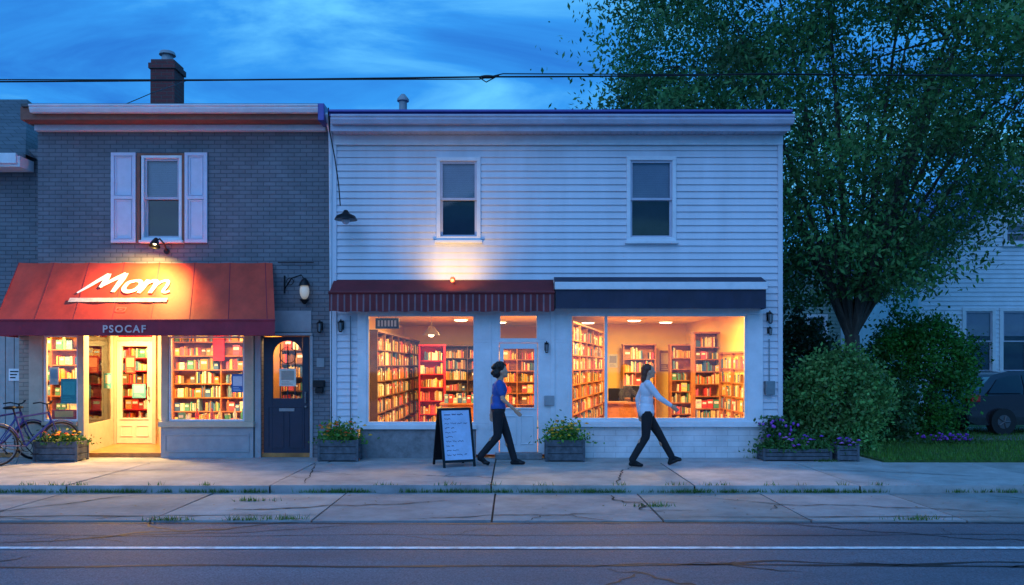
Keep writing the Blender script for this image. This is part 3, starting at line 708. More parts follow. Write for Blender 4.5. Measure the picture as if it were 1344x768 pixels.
mb=MB(); mb.box(GX0-.9,X(330)+.2,3.5,3.55,.08,2.62); mb.box(X(330)+.1,X(330)+.16,.21,3.5,.08,2.62); mb.box(-9.9,-9.85,.1,3.5,.08,2.62); mb.box(X(330)+.16,GX1-.21,2.2,2.25,.08,2.62)
mb.build('interior_wall',gb,M_orangewall)
mb=MB(); mb.box(-9.9,GX1-.21,.21,3.6,2.621,2.66); mb.build('ceiling',gb,M_ceil)
mb=MB(); mb.box(-9.9,GX1-.21,.02,3.6,.005,.08); mb.build('floor',gb,M_floorwood)
mb=MB()
mb.box(X(40),X(58),-.05,.1,.0,2.6); mb.box(X(104),X(112),-.05,.1,.0,2.6); mb.box(X(213),X(222),-.05,.12,0,2.6); mb.box(X(322),X(334),-.05,.12,0,2.6)
mb.box(X(58),X(104),-.05,.1,Z(440),2.6); mb.box(X(222),X(322),-.05,.1,Z(437),2.6)
mb.box(X(58),X(104),-.09,.1,Z(558),Z(553)); mb.box(X(213)-.02,X(334)+.02,-.12,.12,Z(560),Z(553))
mb.build('shopfront_frame',gb,M_beige,bevel=.005)
mb=MB(); mb.box(X(58)+.001,X(104)-.001,-.03,.08,0,Z(558)); 
mb.M=Matrix.Translation((X(112)-.02,.1,0))@Matrix.Rotation(math.atan2(1.55,-.3),4,'Z'); mb.box(0,1.58,0,.08,0,Z(558)); mb.box(0,1.58,0,.08,2.3,2.62); mb.box(0,.06,-.01,.09,Z(558),2.3); mb.box(1.52,1.58,-.01,.09,Z(558),2.3); mb.M=None
mb.build('base_wall',gb,M_beige)
mb=MB(); mb.box(X(213)+.0,X(334),-.06,.1,0,Z(560)-.001)
frame(mb,X(218),X(329),.1,.43,.03,-.075,-.061); mb.build('base_wall',gb,M_trimgrey,bevel=.004)
shopwin(gb,(X(58)+.002,X(104)-.002,Z(553),Z(440)),y=0); shopwin(gb,(X(222)+.002,X(322)-.002,Z(553),Z(440)-.02),y=0)
mb=MB(); mb.M=Matrix.Translation((X(112)-.02,.1,0))@Matrix.Rotation(math.atan2(1.55,-.3),4,'Z'); mb.box(.06,1.52,.03,.036,Z(558),2.3); mb.M=None; mb.build('side_window_pane',gb,M_glass)
mb=MB(); mb.M=Matrix.Translation((X(215),.13,0))@Matrix.Rotation(math.atan2(1.55,-.8),4,'Z'); mb.box(0,1.72,0,.04,0,.6); mb.box(0,.05,-.01,.05,.6,2.62); mb.box(1.67,1.72,-.01,.05,.6,2.62); mb.box(.05,1.67,0,.04,2.3,2.62); mb.M=None; mb.build('recess_wall',gb,M_beige)
dy=1.68; dx0,dx1=X(154,16),X(201,16)
mb=MB(); mb.box(dx0-.07,dx0,dy-.02,dy+.08,.08,2.62); mb.box(dx1,dx1+.07,dy-.02,dy+.08,.08,2.62); mb.box(dx0,dx1,dy-.02,dy+.08,2.15,2.22); mb.build('door_frame',gb,M_beige)
door(gb,dx0+.005,dx1-.005,.09,2.14,dy,mat('pale_door_paint',(.66,.64,.56),.45,var=.06),(dx0+.1,dx1-.1,.6,2.04),hx=dx1-.06)
shelf(BS,'shelf','packed wooden display shelf behind the shop window',(-7.0,2.1),(-5.0,2.1),.08,2.45,.3,8,M_wood,face=.3)
shelf(BS,'shelf','wooden display shelf full of colourful goods',(-9.8,1.5),(-8.5,1.5),.08,2.3,.3,7,M_wood,face=.45)
shelf(BS,'shelf','red back wall shelf behind the pale door',(-8.6,3.1),(-7.2,3.1),.08,2.4,.3,8,M_redpaint,face=.4)
shelf(BS,'shelf','small goods shelf behind the navy door',(X(350,15.6),1.3),(X(408,15.6),1.3),.3,2.25,.25,7,M_darkwood,face=.3)
rp=MB(); rp.box(-6.12,-5.9,2.0,2.06,1.75,2.4); rp.build('hanging_banner',None,M_redpaint,origin=(-6,2.03,1.6),label='red banner hanging in front of the shelf',category='banner')
for (x,y,e) in [(-5.6,.9,120),(-9.0,.75,110),(-7.9,2.45,90)]: lamp_disc(x,y,2.62,'round glowing ceiling lamp in the red awning shop',r=.12,e=e,col=(1,.58,.2))
for x in (-5.1,-6.1): lamp_disc(x,.5,2.62,'small ceiling spot in the red awning shop',r=.07,e=0)
lamp_disc(-7.15,.6,2.62,'round lamp over the recessed shop entrance',r=.12,e=230,col=(1,.6,.18))
lamp_disc(-4.2,.8,2.62,'round lamp behind the navy door',r=.1,e=36,col=(1,.62,.28))
mb=MB(); mb.box(-8.2,X(213),.101,1.68,2.63,2.66); mb.build('recess_ceiling',gb,M_ceil)
poster(X(79),X(100),Z(530),Z(497),.03,(.05,.4,.45),(.1,.6,.6),'teal poster taped inside the window')
poster(X(64),X(76),Z(505),Z(482),.03,(.75,.75,.7),(.4,.5,.6),'small white notice in the window')
poster(X(66),X(98),Z(553),Z(538),.06,(.5,.1,.1),(.8,.6,.2),'red and yellow display card in the window')
poster(X(304),X(320),Z(515),Z(491),.006,(.05,.15,.45),(.6,.7,.85),'blue and white notice on the window')
poster(X(118,15.3),X(133,15.3),1.2,1.5,1.4,(.1,.4,.5),(.8,.8,.7),'teal card on display')
poster(dx0+.16,dx0+.36,1.5,1.85,dy+.03,(.5,.05,.05),(.8,.3,.2),'red poster on the glass door')
poster(dx0+.3,dx1-.15,1.0,1.28,dy+.03,(.1,.35,.5),(.3,.6,.7),'blue poster on the glass door')
def goods(x,y,z,kind,c,s=1):
    mb=MB(); mb.col=c
    if kind=='bottle':
        mb.tube([(x,y,z),(x,y,z+.13*s),(x,y,z+.16*s),(x,y,z+.22*s)],[.035*s,.035*s,.014*s,.013*s],10); nm='bottle'; lb='small coloured bottle on window display'
    elif kind=='jar':
        mb.tube([(x,y,z),(x,y,z+.1*s)],.045*s,12); mb.col=(.6,.5,.3); mb.tube([(x,y,z+.1*s),(x,y,z+.12*s)],.047*s,12); nm='jar'; lb='lidded jar on window display'
    else:
        mb.box(x-.06*s,x+.06*s,y-.03,y+.03,z,z+.14*s); mb.col=(.8,.75,.6); mb.box(x-.04*s,x+.04*s,y-.033,y-.0305,z+.05*s,z+.1*s); nm='display_box'; lb='small coloured box on window display'
    mb.build(nm,None,M_goods,origin=(x,y,z),label=lb,category=nm.replace('_',' '),group='goods in the shop window',smooth=(kind!='box'))
for (xa,xb,zz,yy) in [(X(228),X(318),Z(553),.22),(X(62),X(100),Z(553),.22),(g1[0]+.1,g1[1]-.1,Z(556),.22),(g2[0]+.1,g2[1]-.1,Z(551),.22)]:
    t=thing('display_ledge','low wooden ledge inside the shop window','ledge',((xa+xb)/2,yy,zz-.03)); mb=MB(); mb.box(xa,xb,yy-.1,yy+.12,zz-.04,zz); mb.build('ledge_board',t,M_wood)
x=X(232)
while x<X(316): goods(x,.22,Z(553),random.choice(['bottle','jar','box']),random.choice(PAL+[(.7,.1,.3),(.1,.5,.2)])); x+=random.uniform(.12,.16)
x=X(66)
while x<X(98): goods(x,.24,Z(553),random.choice(['bottle','jar','box']),random.choice(PAL)); x+=.15

door(gb,X(345),X(405),.03,Z(442),.04,M_navy,(X(357),X(396),Z(523),Z(447)),arch=True,hx=X(401))
mb=MB(); mb.box(X(366),X(386),.02,.039,Z(540),Z(536)); mb.build('letter_plate',gb,M_steel)
poster(X(366),X(388),Z(507),Z(484),.038,(.75,.7,.6),(.4,.35,.3),'pale paper notice on the navy door',name='notice')
mb=MB(); mb.tube([(X(374),-.02,Z(362)),(X(374),-.02,Z(385))],.015,6); mb.tube([(X(366),-.06,Z(345)),(X(413),-.06,Z(345))],.01,6)
mb.tube([(X(374),-.03,Z(380)),(X(385),-.1,Z(366)),(X(398),-.12,Z(362)),(X(402),-.12,Z(368))],.012,6); mb.torus((X(382),-.06,Z(370)),.06,.008,'y',20,5)
mb.tube([(X(402),-.12,Z(366)),(X(402),-.12,Z(370)),(X(402),-.12,Z(376))],[.02,.07,.105],12); mb.tube([(X(402),-.12,Z(394)),(X(402),-.12,Z(400))],[.09,.02],10)
bl=mb.build('bracket_lamp',gb,M_black,smooth=True)
mb=MB(); mb.sphere((X(402),-.12,Z(383)),(.085,.085,.15),14,10); mb.build('lamp_globe',bl,emis('globe_glow',(.7,.62,.5),.25),smooth=True)
carriage_lamp(gb,X(421),Z(428),-.0)
mb=MB(); mb.box(X(413),X(427),-.12,-.0,Z(508),Z(499)); mb.box(X(415),X(425),-.09,-.001,Z(516),Z(509)); mb.build('mailbox',gb,M_black,bevel=.008)
mb=MB(); mb.box(X(416),X(426),-.02,-.001,Z(482),Z(470)); mb.build('door_number_plate',gb,M_steel)
# red awning
mb=MB(); AX0,AX1=X(26),X(358); BX0,BX1=X(-6,13.3),X(361,13.3); zt=Z(345); zf=2.41; zv=2.15; yf=-1.0
nx,ny=72,10
def awp(i,j):
    t=j/ny; s=i/nx*36; xa=AX0+(AX1-AX0)*i/nx; xb=BX0+(BX1-BX0)*i/nx; x=xa+(xb-xa)*t
    seam=.02*abs(math.sin(math.pi*s/5.0))**.6; sag=-.022*math.sin(math.pi*t)*(1+.5*math.sin(s*1.7))
    return (x,-.02+(yf+.02)*t,zt+(zf-zt)*t+sag-seam*.6)
vs=[awp(i,j) for j in range(ny+1) for i in range(nx+1)]
fs=[(j*(nx+1)+i,(j+1)*(nx+1)+i,(j+1)*(nx+1)+i+1,j*(nx+1)+i+1) for j in range(ny) for i in range(nx)]
mb.add(vs,fs)
for (xa,xb) in ((AX0,BX0),(AX1,BX1)): mb.add([(xa,-.02,zt),(xb,yf,zf),(xb,yf,zf-.02),(xa,-.02,zf-.02)],[(0,1,2,3)])
raw=mb.build('awning',gb,M_redfab,smooth=True,label='red sloped canvas shop awning')
mb=MB()
for i in range(0,nx+1,10):
    mb.tube([Vector(awp(i,j))+Vector((0,0,-.002)) for j in range(ny+1)],.007,6)
mb.build('awning_seams',raw,M_valfab)
mb=MB(); n=48
for i in range(n):
    xa=BX0+(BX1-BX0)*i/n; xb=BX0+(BX1-BX0)*(i+1)/n
    mb.quad((xa,yf-.012*math.sin(i*.8),zv),(xb,yf-.012*math.sin((i+1)*.8),zv),(xb,yf-.003,zf),(xa,yf-.003,zf))
mb.quad((BX1,yf,zv),(AX1+.05,-.03,zv),(AX1+.05,-.03,zf-.02),(BX1,yf,zf-.02)); mb.quad((BX0,yf,zv),(AX0,-.03,zv),(AX0,-.03,zf-.02),(BX0,yf,zf-.02))
mb.build('valance',raw,M_valfab)
mb=MB(); mb.tube([(BX0,yf,zf),(BX1,yf,zf)],.018,8); mb.tube([(BX0,yf,zv+.01),(BX1,yf,zv+.01)],.01,8); mb.build('awning_rail',raw,M_valfab)
sl=Vector((0,1.0-.02,zt-zf)).normalized(); nr=Vector((0,-sl.z,sl.y))
def awm(px0,t,scale,lift=.01):
    p=Vector((0,-.02-.98*t,zt+(zf-zt)*t))+nr*lift; p.x=px0
    return Matrix(((scale,0,nr.x,p.x),(0,sl.y*scale,nr.y,p.y),(0,sl.z*scale,nr.z,p.z),(0,0,0,1)))
mb=MB(); LX=-7.48; LS=.51; LT=.545
def S(pts,w0,w1=None,lift=.006,n=10):
    mb.M=awm(LX,LT,LS,lift-.004)
    P=[Vector((p[0],p[1],0)) for p in pts]; P=[P[0]*2-P[1]]+P+[P[-1]*2-P[-2]]; out=[]
    for i in range(1,len(P)-2):
        for k in range(n):
            t=k/n; a,b,c,d_=P[i-1],P[i],P[i+1],P[i+2]
            out.append(.5*((2*b)+(c-a)*t+(2*a-5*b+4*c-d_)*t*t+(3*b-a-3*c+d_)*t**3))
    out.append(P[-2]); L=len(out); w1=w1 or w0
    mb.ribbon([(p.x,p.y) for p in out],[ (w0+(w1-w0)*i/(L-1))*(.78+.22*math.sin(math.pi*i/(L-1))) for i in range(L)])
S([(-.05,.0),(.2,.3),(.5,.68),(.72,.95)],.1,.22,.006)
S([(.7,.97),(.7,.6),(.64,.28)],.23,.17,.007)
S([(.62,.28),(.92,.62),(1.3,.98)],.12,.22,.008)
S([(1.28,1.0),(1.24,.6),(1.14,.04)],.24,.19,.009)
S([(1.78,.62),(1.53,.52),(1.46,.22),(1.62,.07),(1.86,.16),(1.98,.42),(1.88,.6),(1.72,.6)],.17,.16,.006)
S([(2.16,.66),(2.1,.3),(2.03,.0)],.18,.17,.006); S([(2.06,.28),(2.26,.56),(2.44,.6),(2.48,.42),(2.41,.0)],.12,.18,.007)
S([(2.44,.28),(2.64,.56),(2.84,.6),(2.89,.4),(2.83,.1),(2.93,.03),(3.05,.1)],.12,.11,.008)
mb.build('lettering',raw,M_white)
mb=MB(); mb.M=awm(-7.58,.70,1,.001)
mb.box(0,1.68,0,.1,0,.003); mb.build('underline_bar',raw,mat('faded_white_bar',(.85,.66,.58),.6,var=.25,scale=12))
mb=MB(); mb.M=awm(-6.7,.86,1,.002)
for a,b_,c,d_ in [(0,.17,0,.015),(0,.17,.085,.1),(0,.015,.015,.085),(.155,.17,.015,.085),(.05,.12,.04,.06)]: mb.box(a,b_,c,d_,0,.002)
mb.build('small_emblem',raw,mat('faded_pink_print',(.75,.16,.1),.6,var=.2,scale=12))
def textobj(s,size,loc,rot,m,parent,name='lettering',shear=0,space=1.0,off=0):
    cu=bpy.data.curves.new('t','FONT'); cu.body=s; cu.size=size; cu.shear=shear; cu.space_character=space; cu.align_x='CENTER'; cu.offset=off; cu.extrude=.001
    tmp=bpy.data.objects.new('t',cu); COLL.objects.link(tmp); bpy.context.view_layer.update()
    me=bpy.data.meshes.new_from_object(tmp.evaluated_get(bpy.context.evaluated_depsgraph_get())); bpy.data.objects.remove(tmp)
    ob=bpy.data.objects.new(name,me); COLL.objects.link(ob); me.materials.clear(); me.materials.append(m)
    ob.parent=parent; ob.location=Vector(loc)-Vector(ORG[parent.name]); ob.rotation_euler=rot
    return ob
textobj('PSOCAF',.17,(X(164,13.3),yf-.025,zv+.055),(math.pi/2,0,0),mat('pale_print',(.7,.5,.5),.6),raw,space=1.25,off=.004)
gx=X(203,13.8)
mb=MB(); mb.tube([(gx,-.01,3.7),(gx,-.12,3.82),(gx,-.3,3.88),(gx,-.45,3.82)],.014,8); mb.tube([(gx,0,3.7),(gx,-.03,3.7)],.05,12); mb.tube([(gx,-.43,3.86),(gx,-.47,3.8),(gx,-.5,3.72)],[.03,.06,.1],14,cap=False)
gl=mb.build('gooseneck_lamp',gb,M_black,smooth=True)
mb=MB(); mb.sphere((gx,-.49,3.77),.03,10,8); mb.build('bulb',gl,M_lamp,smooth=True)
def spot(loc,target,e,size,col,rad=.04,blend=.9):
    l=bpy.data.lights.new('lamp_light','SPOT'); l.energy=e; l.spot_size=math.radians(size); l.spot_blend=blend; l.color=col; l.shadow_soft_size=rad
    o=bpy.data.objects.new('lamp_light',l); o.location=loc; o.rotation_euler=(Vector(target)-Vector(loc)).to_track_quat('-Z','Y').to_euler(); COLL.objects.link(o); return o
spot((gx,-.6,3.7),(gx-.25,-.42,2.9),330,150,(1,.6,.14),blend=.8)
spot((fxx,-.72,3.12),(fxx,0,3.62),72,128,(1,.56,.12),blend=1.0,rad=.08)

# ================================================================== LEFT NEIGHBOUR
nb=thing('neighbour_house','grey brick neighbour house with shingle roof','house',(-11.5,.3,0))
mb=MB(); nx0=-16; mb.box(nx0,GX0-.003,.25,.45,2.5,5.6); mb.box(nx0,GX0-.003,3.7,8,0,5.4); mb.build('upper_wall',nb,M_greybrick)
mb=MB(); mb.box(nx0,X(26),.15,.45,0,2.5); mb.build('lower_wall',nb,M_trimgrey)
mb=MB(); 
for k in range(24): mb.box(X(26)-.02-k*.16-.145,X(26)-.02-k*.16,.12,.149,0.05,2.45)
mb.build('plank_cladding',nb,mat('pale_plank_paint',(.42,.41,.4),.6,var=.1))
mb=MB(); mb.box(X(26),X(41),-.02,.45,0,2.6); mb.build('brick_pier',nb,M_beigebrick)
mb=MB(); e0=-.1; rx=-10.65; ex=X(38)
mb.add([(nx0,e0,5.42),(ex,e0,5.42),(rx,3.2,7.5),(nx0,3.2,7.5),(ex,6.5,5.42),(nx0,6.5,5.42),(nx0,e0,5.36),(ex,e0,5.36)],[(0,1,2,3),(1,4,2),(3,2,4,5),(6,7,1,0)])
mb.build('roof',nb,M_shingle)
mb=MB(); mb.box(nx0,X(36),e0-.12,.2,5.17,5.36); mb.box(nx0,X(33),e0-.17,e0-.121,5.22,5.4); mb.build('eave',nb,M_whitetrim)
mb=MB(); mb.box(X(7),X(22),.10,.118,Z(500),Z(484)); ns=mb.build('wall_sign',nb,M_white,label='small white wall sign')
mb=MB(); 
for k in range(3): mb.box(X(9),X(20-2*k),.094,.099,Z(488.5+k*4),Z(487+k*4))
mb.build('sign_text',ns,M_black)

# ================================================================== BACKGROUND RIGHT HOUSES
M_bsiding=mat('pale_blue_siding',(.7,.78,.86),.55,var=.08,scale=2)
def gable_house(name,label,x0,x1,y,ze,zr,dep,m,rm,wins,ov=.35):
    h=thing(name,label,'house',((x0+x1)/2,y,0)); xm=(x0+x1)/2
    def clip(z):
        if z<=ze: return (x0,x1)
        t=(z-ze)/(zr-ze); return (x0+(xm-x0)*t,x1-(x1-xm)*t)
    mb=MB(); siding(mb,x0,x1,0,zr-.1,wins,y,h=.14,clip=clip)
    for xs,sgn in ((x0,-1),(x1,1)):
        mb.quad((xs,y,0),(xs,y+dep,0),(xs,y+dep,ze),(xs,y,ze))
    mb.box(x0-.02,x0+.1,y-.05,y,0,ze); mb.box(x1-.1,x1+.02,y-.05,y,0,ze)
    mb.build('wall',h,m)
    mb=MB(); flatwall(mb,x0+.01,x1-.01,0,ze,wins,y+.002,.1); mb.add([(x0,y+.05,ze),(x1,y+.05,ze),(xm,y+.05,zr)],[(0,1,2)]); mb.add([(x0,y+dep,ze),(x1,y+dep,ze),(xm,y+dep,zr)],[(0,1,2)]); mb.build('wall_backing',h,M_trimgrey)
    mb=MB(); sl_=(zr-ze)/(xm-x0)
    for s,xe in ((-1,x0),(1,x1)):
        xo=xe+s*ov; zo=ze-ov*sl_
        A=[(xo,y-ov,zo),(xm,y-ov,zr),(xm,y+dep,zr),(xo,y+dep,zo)]
        B=[(a,b,c+.16) for a,b,c in A]; mb.add(A+B,[(0,1,2,3),(7,6,5,4),(0,4,5,1),(3,2,6,7),(0,3,7,4)])
    mb.build('roof',h,rm)
    for (a,b_,c,d_) in wins: sash_window(h,a,b_,c,d_,y,M_whitetrim,.4,trim=.11)
    return h
d=24.5
gable_house('pale_blue_house','pale blue clapboard house with dark gabled roof',X(1205,d),X(1205,d)+9.0,d+CAMY,Z(345,d),8.6,9,M_bsiding,M_purple,
   [(X(1262,d),X(1306,d),Z(492,d),Z(404,d)),(X(1311,d),X(1352,d),Z(492,d),Z(404,d)),(X(1316,d),X(1350,d),Z(322,d),Z(290,d))])
gable_house('green_background_house','dull green clapboard house behind the hedge',10.2,15.6,16,4.6,6.8,8,mat('sage_siding',(.26,.38,.34),.6),M_shingle,[(11.2,12.0,2.2,3.6)])

# ================================================================== TREES & SHRUBS
def tube_path(a,b,lift,n=7):
    a=Vector(a);b=Vector(b); m_=(a+b)/2+Vector((0,0,lift))+Vector([random.uniform(-.2,.2) for _ in range(3)]); out=[]
    for i in range(n+1):
        t=i/n; out.append(a*(1-t)**2+m_*2*t*(1-t)+b*t*t)
    return out
def make_tree(label,base,fork,C,R,nlimb,nclump,lpc,lsize,col,r0=.26,keep=None,thr=-.12,name='tree',clr=.55):
    t=thing(name,label,'tree',base); mb=MB(); base=Vector(base); fork=Vector(fork)
    mb.tube([base,base.lerp(fork,.3)+Vector((.03,0,0)),base.lerp(fork,.7),fork],[r0*1.35,r0*1.1,r0*1.0,r0*.95],12)
    C=Vector(C); ends=[]
    for i in range(nlimb):
        a=i*2.399; el=random.uniform(-.15,1.0)
        dr_=Vector((math.cos(a)*math.cos(el)*R[0],math.sin(a)*math.cos(el)*R[1],math.sin(el)*R[2]))*.72
        e=C+dr_; 
        if keep and not keep(e): continue
        P=tube_path(fork-Vector((0,0,.1)),e,1.0 if el>0 else 2.0,9); k=len(P); rr_=r0*(random.uniform(.55,.7) if i<3 else random.uniform(.25,.45))
        mb.tube(P,[rr_*(1-.85*j/(k-1)) for j in range(k)],7)
        for q in range(7):
            j=random.randrange(3,k); s=P[j]; o=Vector([random.gauss(0,1) for _ in range(3)]).normalized()*random.uniform(.8,2.0)
            e2=s+o
            if keep and not keep(e2): continue
            P2=tube_path(s,e2,.2,4); mb.tube(P2,[rr_*.3*(1-.8*jj/4) for jj in range(5)],5); ends.append(e2)
    mb.build('trunk',t,M_bark,smooth=True)
    cl=[]; tries=0
    while len(cl)<nclump and tries<nclump*30:
        tries+=1
        u=Vector([random.gauss(0,1) for _ in range(3)]).normalized(); rad=random.uniform(clr,1.0)**.6
        rm_=1+.22*noise.noise(u*2.1+Vector((3,1,7)))
        p=C+Vector((u.x*R[0],u.y*R[1],u.z*R[2]))*rad*rm_
        if noise.noise(p*.55)<thr: continue
        if keep and not keep(p): continue
        cl.append(p)
    cl+=ends
    P=[];cols=[]
    for c in cl:
        s=random.uniform(.25,.55); k=int(lpc*random.uniform(.6,1.4)); q=rng.normal(size=(k,3))*np.array([s,s,s*.6]); q[:,2]-=.25*(q[:,0]**2+q[:,1]**2)
        q+=np.array(c)
        b=random.uniform(.5,1.6); P.append(q); cols.append(leafcols(k,np.array(col)*b,.3))
    P=np.concatenate(P);cols=np.concatenate(cols)
    if keep:
        m_=np.array([keep(p) for p in P]); P=P[m_];cols=cols[m_]
    leafmesh('crown',P,lsize,cols,parent=t,aspect=.42,droop=.8)
    return t
def keepbig(p):
    x,y,z=p[0],p[1],p[2]
    if x<4.95 and y>-.6 and z<6.3: return False
    if x<4.3 and z<6.3: return False
    if z<3.0+.5*max(0,5.6-x)+ .95*max(0,x-8.7): return False
    return True
make_tree('large leafy street tree overhanging the white building',(7.35,2.8,0),(7.3,2.8,2.3),(8.0,3.3,8.6),(6.3,4.6,6.0),22,880,165,.125,(.075,.21,.06),r0=.16,keep=keepbig,thr=-.18)
def shrub(label,c,R,n,lsize,col,name='bush',cat='bush',stems=8):
    t=thing(name,label,cat,(c[0],c[1],0)); mb=MB()
    for i in range(stems):
        e=(c[0]+random.uniform(-.6,.6)*R[0],c[1]+random.uniform(-.6,.6)*R[1],c[2]+random.uniform(0,.7)*R[2]); mb.tube(tube_path((c[0]+random.uniform(-.1,.1),c[1],0),e,.2,4),[.03,.025,.02,.015,.008],5)
    mb.build('stems',t,M_bark)
    k=n//60; P=[];cols=[]
    for i in range(k):
        u=Vector([random.gauss(0,1) for _ in range(3)]).normalized(); rm_=(1+.4*noise.noise(u*2.5+Vector(c)))*random.uniform(.5,1.05)**.5
        p=np.array(c)+np.array([u.x*R[0],u.y*R[1],u.z*R[2]])*rm_
        q=rng.normal(size=(60,3))*.13+p; P.append(q); cols.append(leafcols(60,np.array(col)*random.uniform(.5,1.6),.3))
    P=np.concatenate(P);cols=np.concatenate(cols); m_=P[:,2]>.03; leafmesh('foliage',P[m_],lsize,cols[m_],parent=t,aspect=.55)
d=15.2; shrub('leafy rounded bush beside the white shop',(X(1098,d),d+CAMY,.9),(.88,.6,.95),16000,.085,(.13,.3,.08))
d=18.5; shrub('tall dense green hedge bush on the lawn',(X(1205,d),d+CAMY,1.45),(1.3,.9,1.35),20000,.09,(.05,.21,.03))
d=17.3; shrub('low dark shrub between the bushes',(X(1155,d),d+CAMY,.6),(.7,.6,.7),7000,.09,(.035,.11,.03))
d=20; shrub('dark shrub behind the white shop corner',(X(1050,d),d+CAMY,1.4),(.9,1,1.5),10000,.11,(.03,.085,.035))
N=34000
q=rng.uniform(size=(N,3)); xx=4+q[:,0]*50; 
hh=np.array([4.2+2.2*noise.noise((x*.25,0,5))+1.2*noise.noise((x*.9,0,1)) for x in xx])
P=np.stack([xx,26+q[:,1]*6,.2+q[:,2]**.8*hh],1)
leafmesh('far_trees',P,.34,leafcols(N,(.03,.06,.035)),kind='stuff',aspect=.6,label='far dark wall of trees behind the houses',category='trees')
q=rng.uniform(size=(14000,3)); xx=-45+q[:,0]*32
P=np.stack([xx,26+q[:,1]*5,.2+q[:,2]*5],1)
leafmesh('far_trees',P,.34,leafcols(14000,(.03,.06,.035)),kind='stuff',aspect=.6,label='far dark wall of trees behind the shops',category='trees')

def planter(x0,x1,y0,y1,h,label,leafc,flowers,fh=.25,m=M_planter,nl=900,group='flower planters on the pavement'):
    cx,cy=(x0+x1)/2,(y0+y1)/2; t=thing('flower_planter',label,'planter',(cx,cy,0),group=group)
    mb=MB(); n=3; hh=h/n
    for i in range(n):
        z=i*hh+.02
        mb.box(x0,x1,y0,y0+.02,z,z+hh-.01); mb.box(x0,x1,y1-.02,y1,z,z+hh-.01); mb.box(x0,x0+.02,y0+.021,y1-.021,z,z+hh-.01); mb.box(x1-.02,x1,y0+.021,y1-.021,z,z+hh-.01)
    for a in (x0-.012,x1-.028):
        for b_ in (y0-.012,y1-.028): mb.box(a,a+.04,b_,b_+.04,0,h+.02)
    mb.build('planter_box',t,m,bevel=.003)
    mb=MB(); mb.box(x0+.022,x1-.022,y0+.022,y1-.022,.05,h-.03); mb.build('soil',t,M_soil)
    N=nl; P=np.stack([rng.normal(cx,(x1-x0)*.27,N),rng.normal(cy,(y1-y0)*.33,N),h-.03+np.abs(rng.normal(0,fh*.5,N))],1)
    dd=np.abs(P[:,0]-cx)/((x1-x0)*.5); P[:,2]-=np.clip(dd-1,0,1)*.2; P[:,2]=np.maximum(P[:,2],h-.05)
    leafmesh('foliage',P,.07,leafcols(N,leafc),parent=t,aspect=.5)
    if flowers[0]:
        mb=MB()
        for i in range(flowers[0]):
            x=random.gauss(cx,(x1-x0)*.26); y=random.gauss(cy-.03,(y1-y0)*.3); z=h+random.uniform(.25,1.1)*fh; c=random.choice(flowers[1]); mb.col=c
            mb.sphere((x,y,z),(.024,.024,.016),7,4)
            for k in range(6):
                a=k*1.05; mb.sphere((x+.024*math.cos(a),y+.024*math.sin(a),z-.004),(.016,.016,.007),5,3)
        mb.build('flowers',t,M_petal)
    return t
OR=[(.9,.3,.02),(.9,.55,.03),(.9,.12,.02)]; YE=[(.9,.6,.03),(.9,.4,.02)]; PU=[(.3,.06,.6),(.45,.12,.7),(.7,.25,.7)]
d=13.85
planter(X(421,d),X(472,d),-.62,-.25,.36,'dark wooden planter with orange marigolds by the navy door',(.1,.28,.04),(40,OR),.3)
planter(X(716,d),X(766,d),-.62,-.25,.36,'dark wooden planter with yellow flowers by the white door',(.11,.3,.04),(40,YE),.3)
planter(X(52,d),X(108,d),-.62,-.25,.33,'weathered planter with orange flowers beside the bicycles',(.05,.15,.03),(24,OR),.16)
planter(X(1000,d),X(1088,d),-.55,-.2,.2,'long low wooden planter with green and purple plants',(.06,.19,.04),(24,PU),.22,nl=1800)
planter(X(1095,d),X(1122,d),-.6,-.3,.26,'small planter with pink and purple flowers',(.05,.14,.04),(26,PU),.12,nl=300)
tp=thing('tall_flowering_plant','tall green plant with purple flowers at the shop corner','plant',(X(1012),-.15,0))
N=700; P=np.stack([rng.normal(X(1012),.13,N),rng.normal(-.2,.08,N),np.abs(rng.uniform(.05,.75,N))],1); leafmesh('foliage',P,.09,leafcols(N,(.05,.15,.04)),parent=tp)
mb=MB()
for i in range(26): mb.col=random.choice(PU[:2]); mb.sphere((random.gauss(X(1012),.13),random.gauss(-.28,.06),random.uniform(.3,.75)),(.025,.025,.03),6,4)
mb.build('flowers',tp,M_petal)
d=16.5; fb=thing('flower_bed','low purple flowers in front of the hedge','flowers',(X(1250,d),d+CAMY,.03))
N=900; P=np.stack([rng.normal(X(1245,d),.35,N),rng.normal(d+CAMY,.12,N),.03+np.abs(rng.normal(0,.08,N))],1); leafmesh('foliage',P,.06,leafcols(N,(.05,.13,.04)),parent=fb)
mb=MB()
for i in range(50): mb.col=random.choice(PU[:2]); mb.sphere((random.gauss(X(1248,d),.28),random.gauss(d+CAMY-.05,.1),random.uniform(.1,.25)),(.03,.03,.022),6,4)
mb.build('flowers',fb,M_petal)

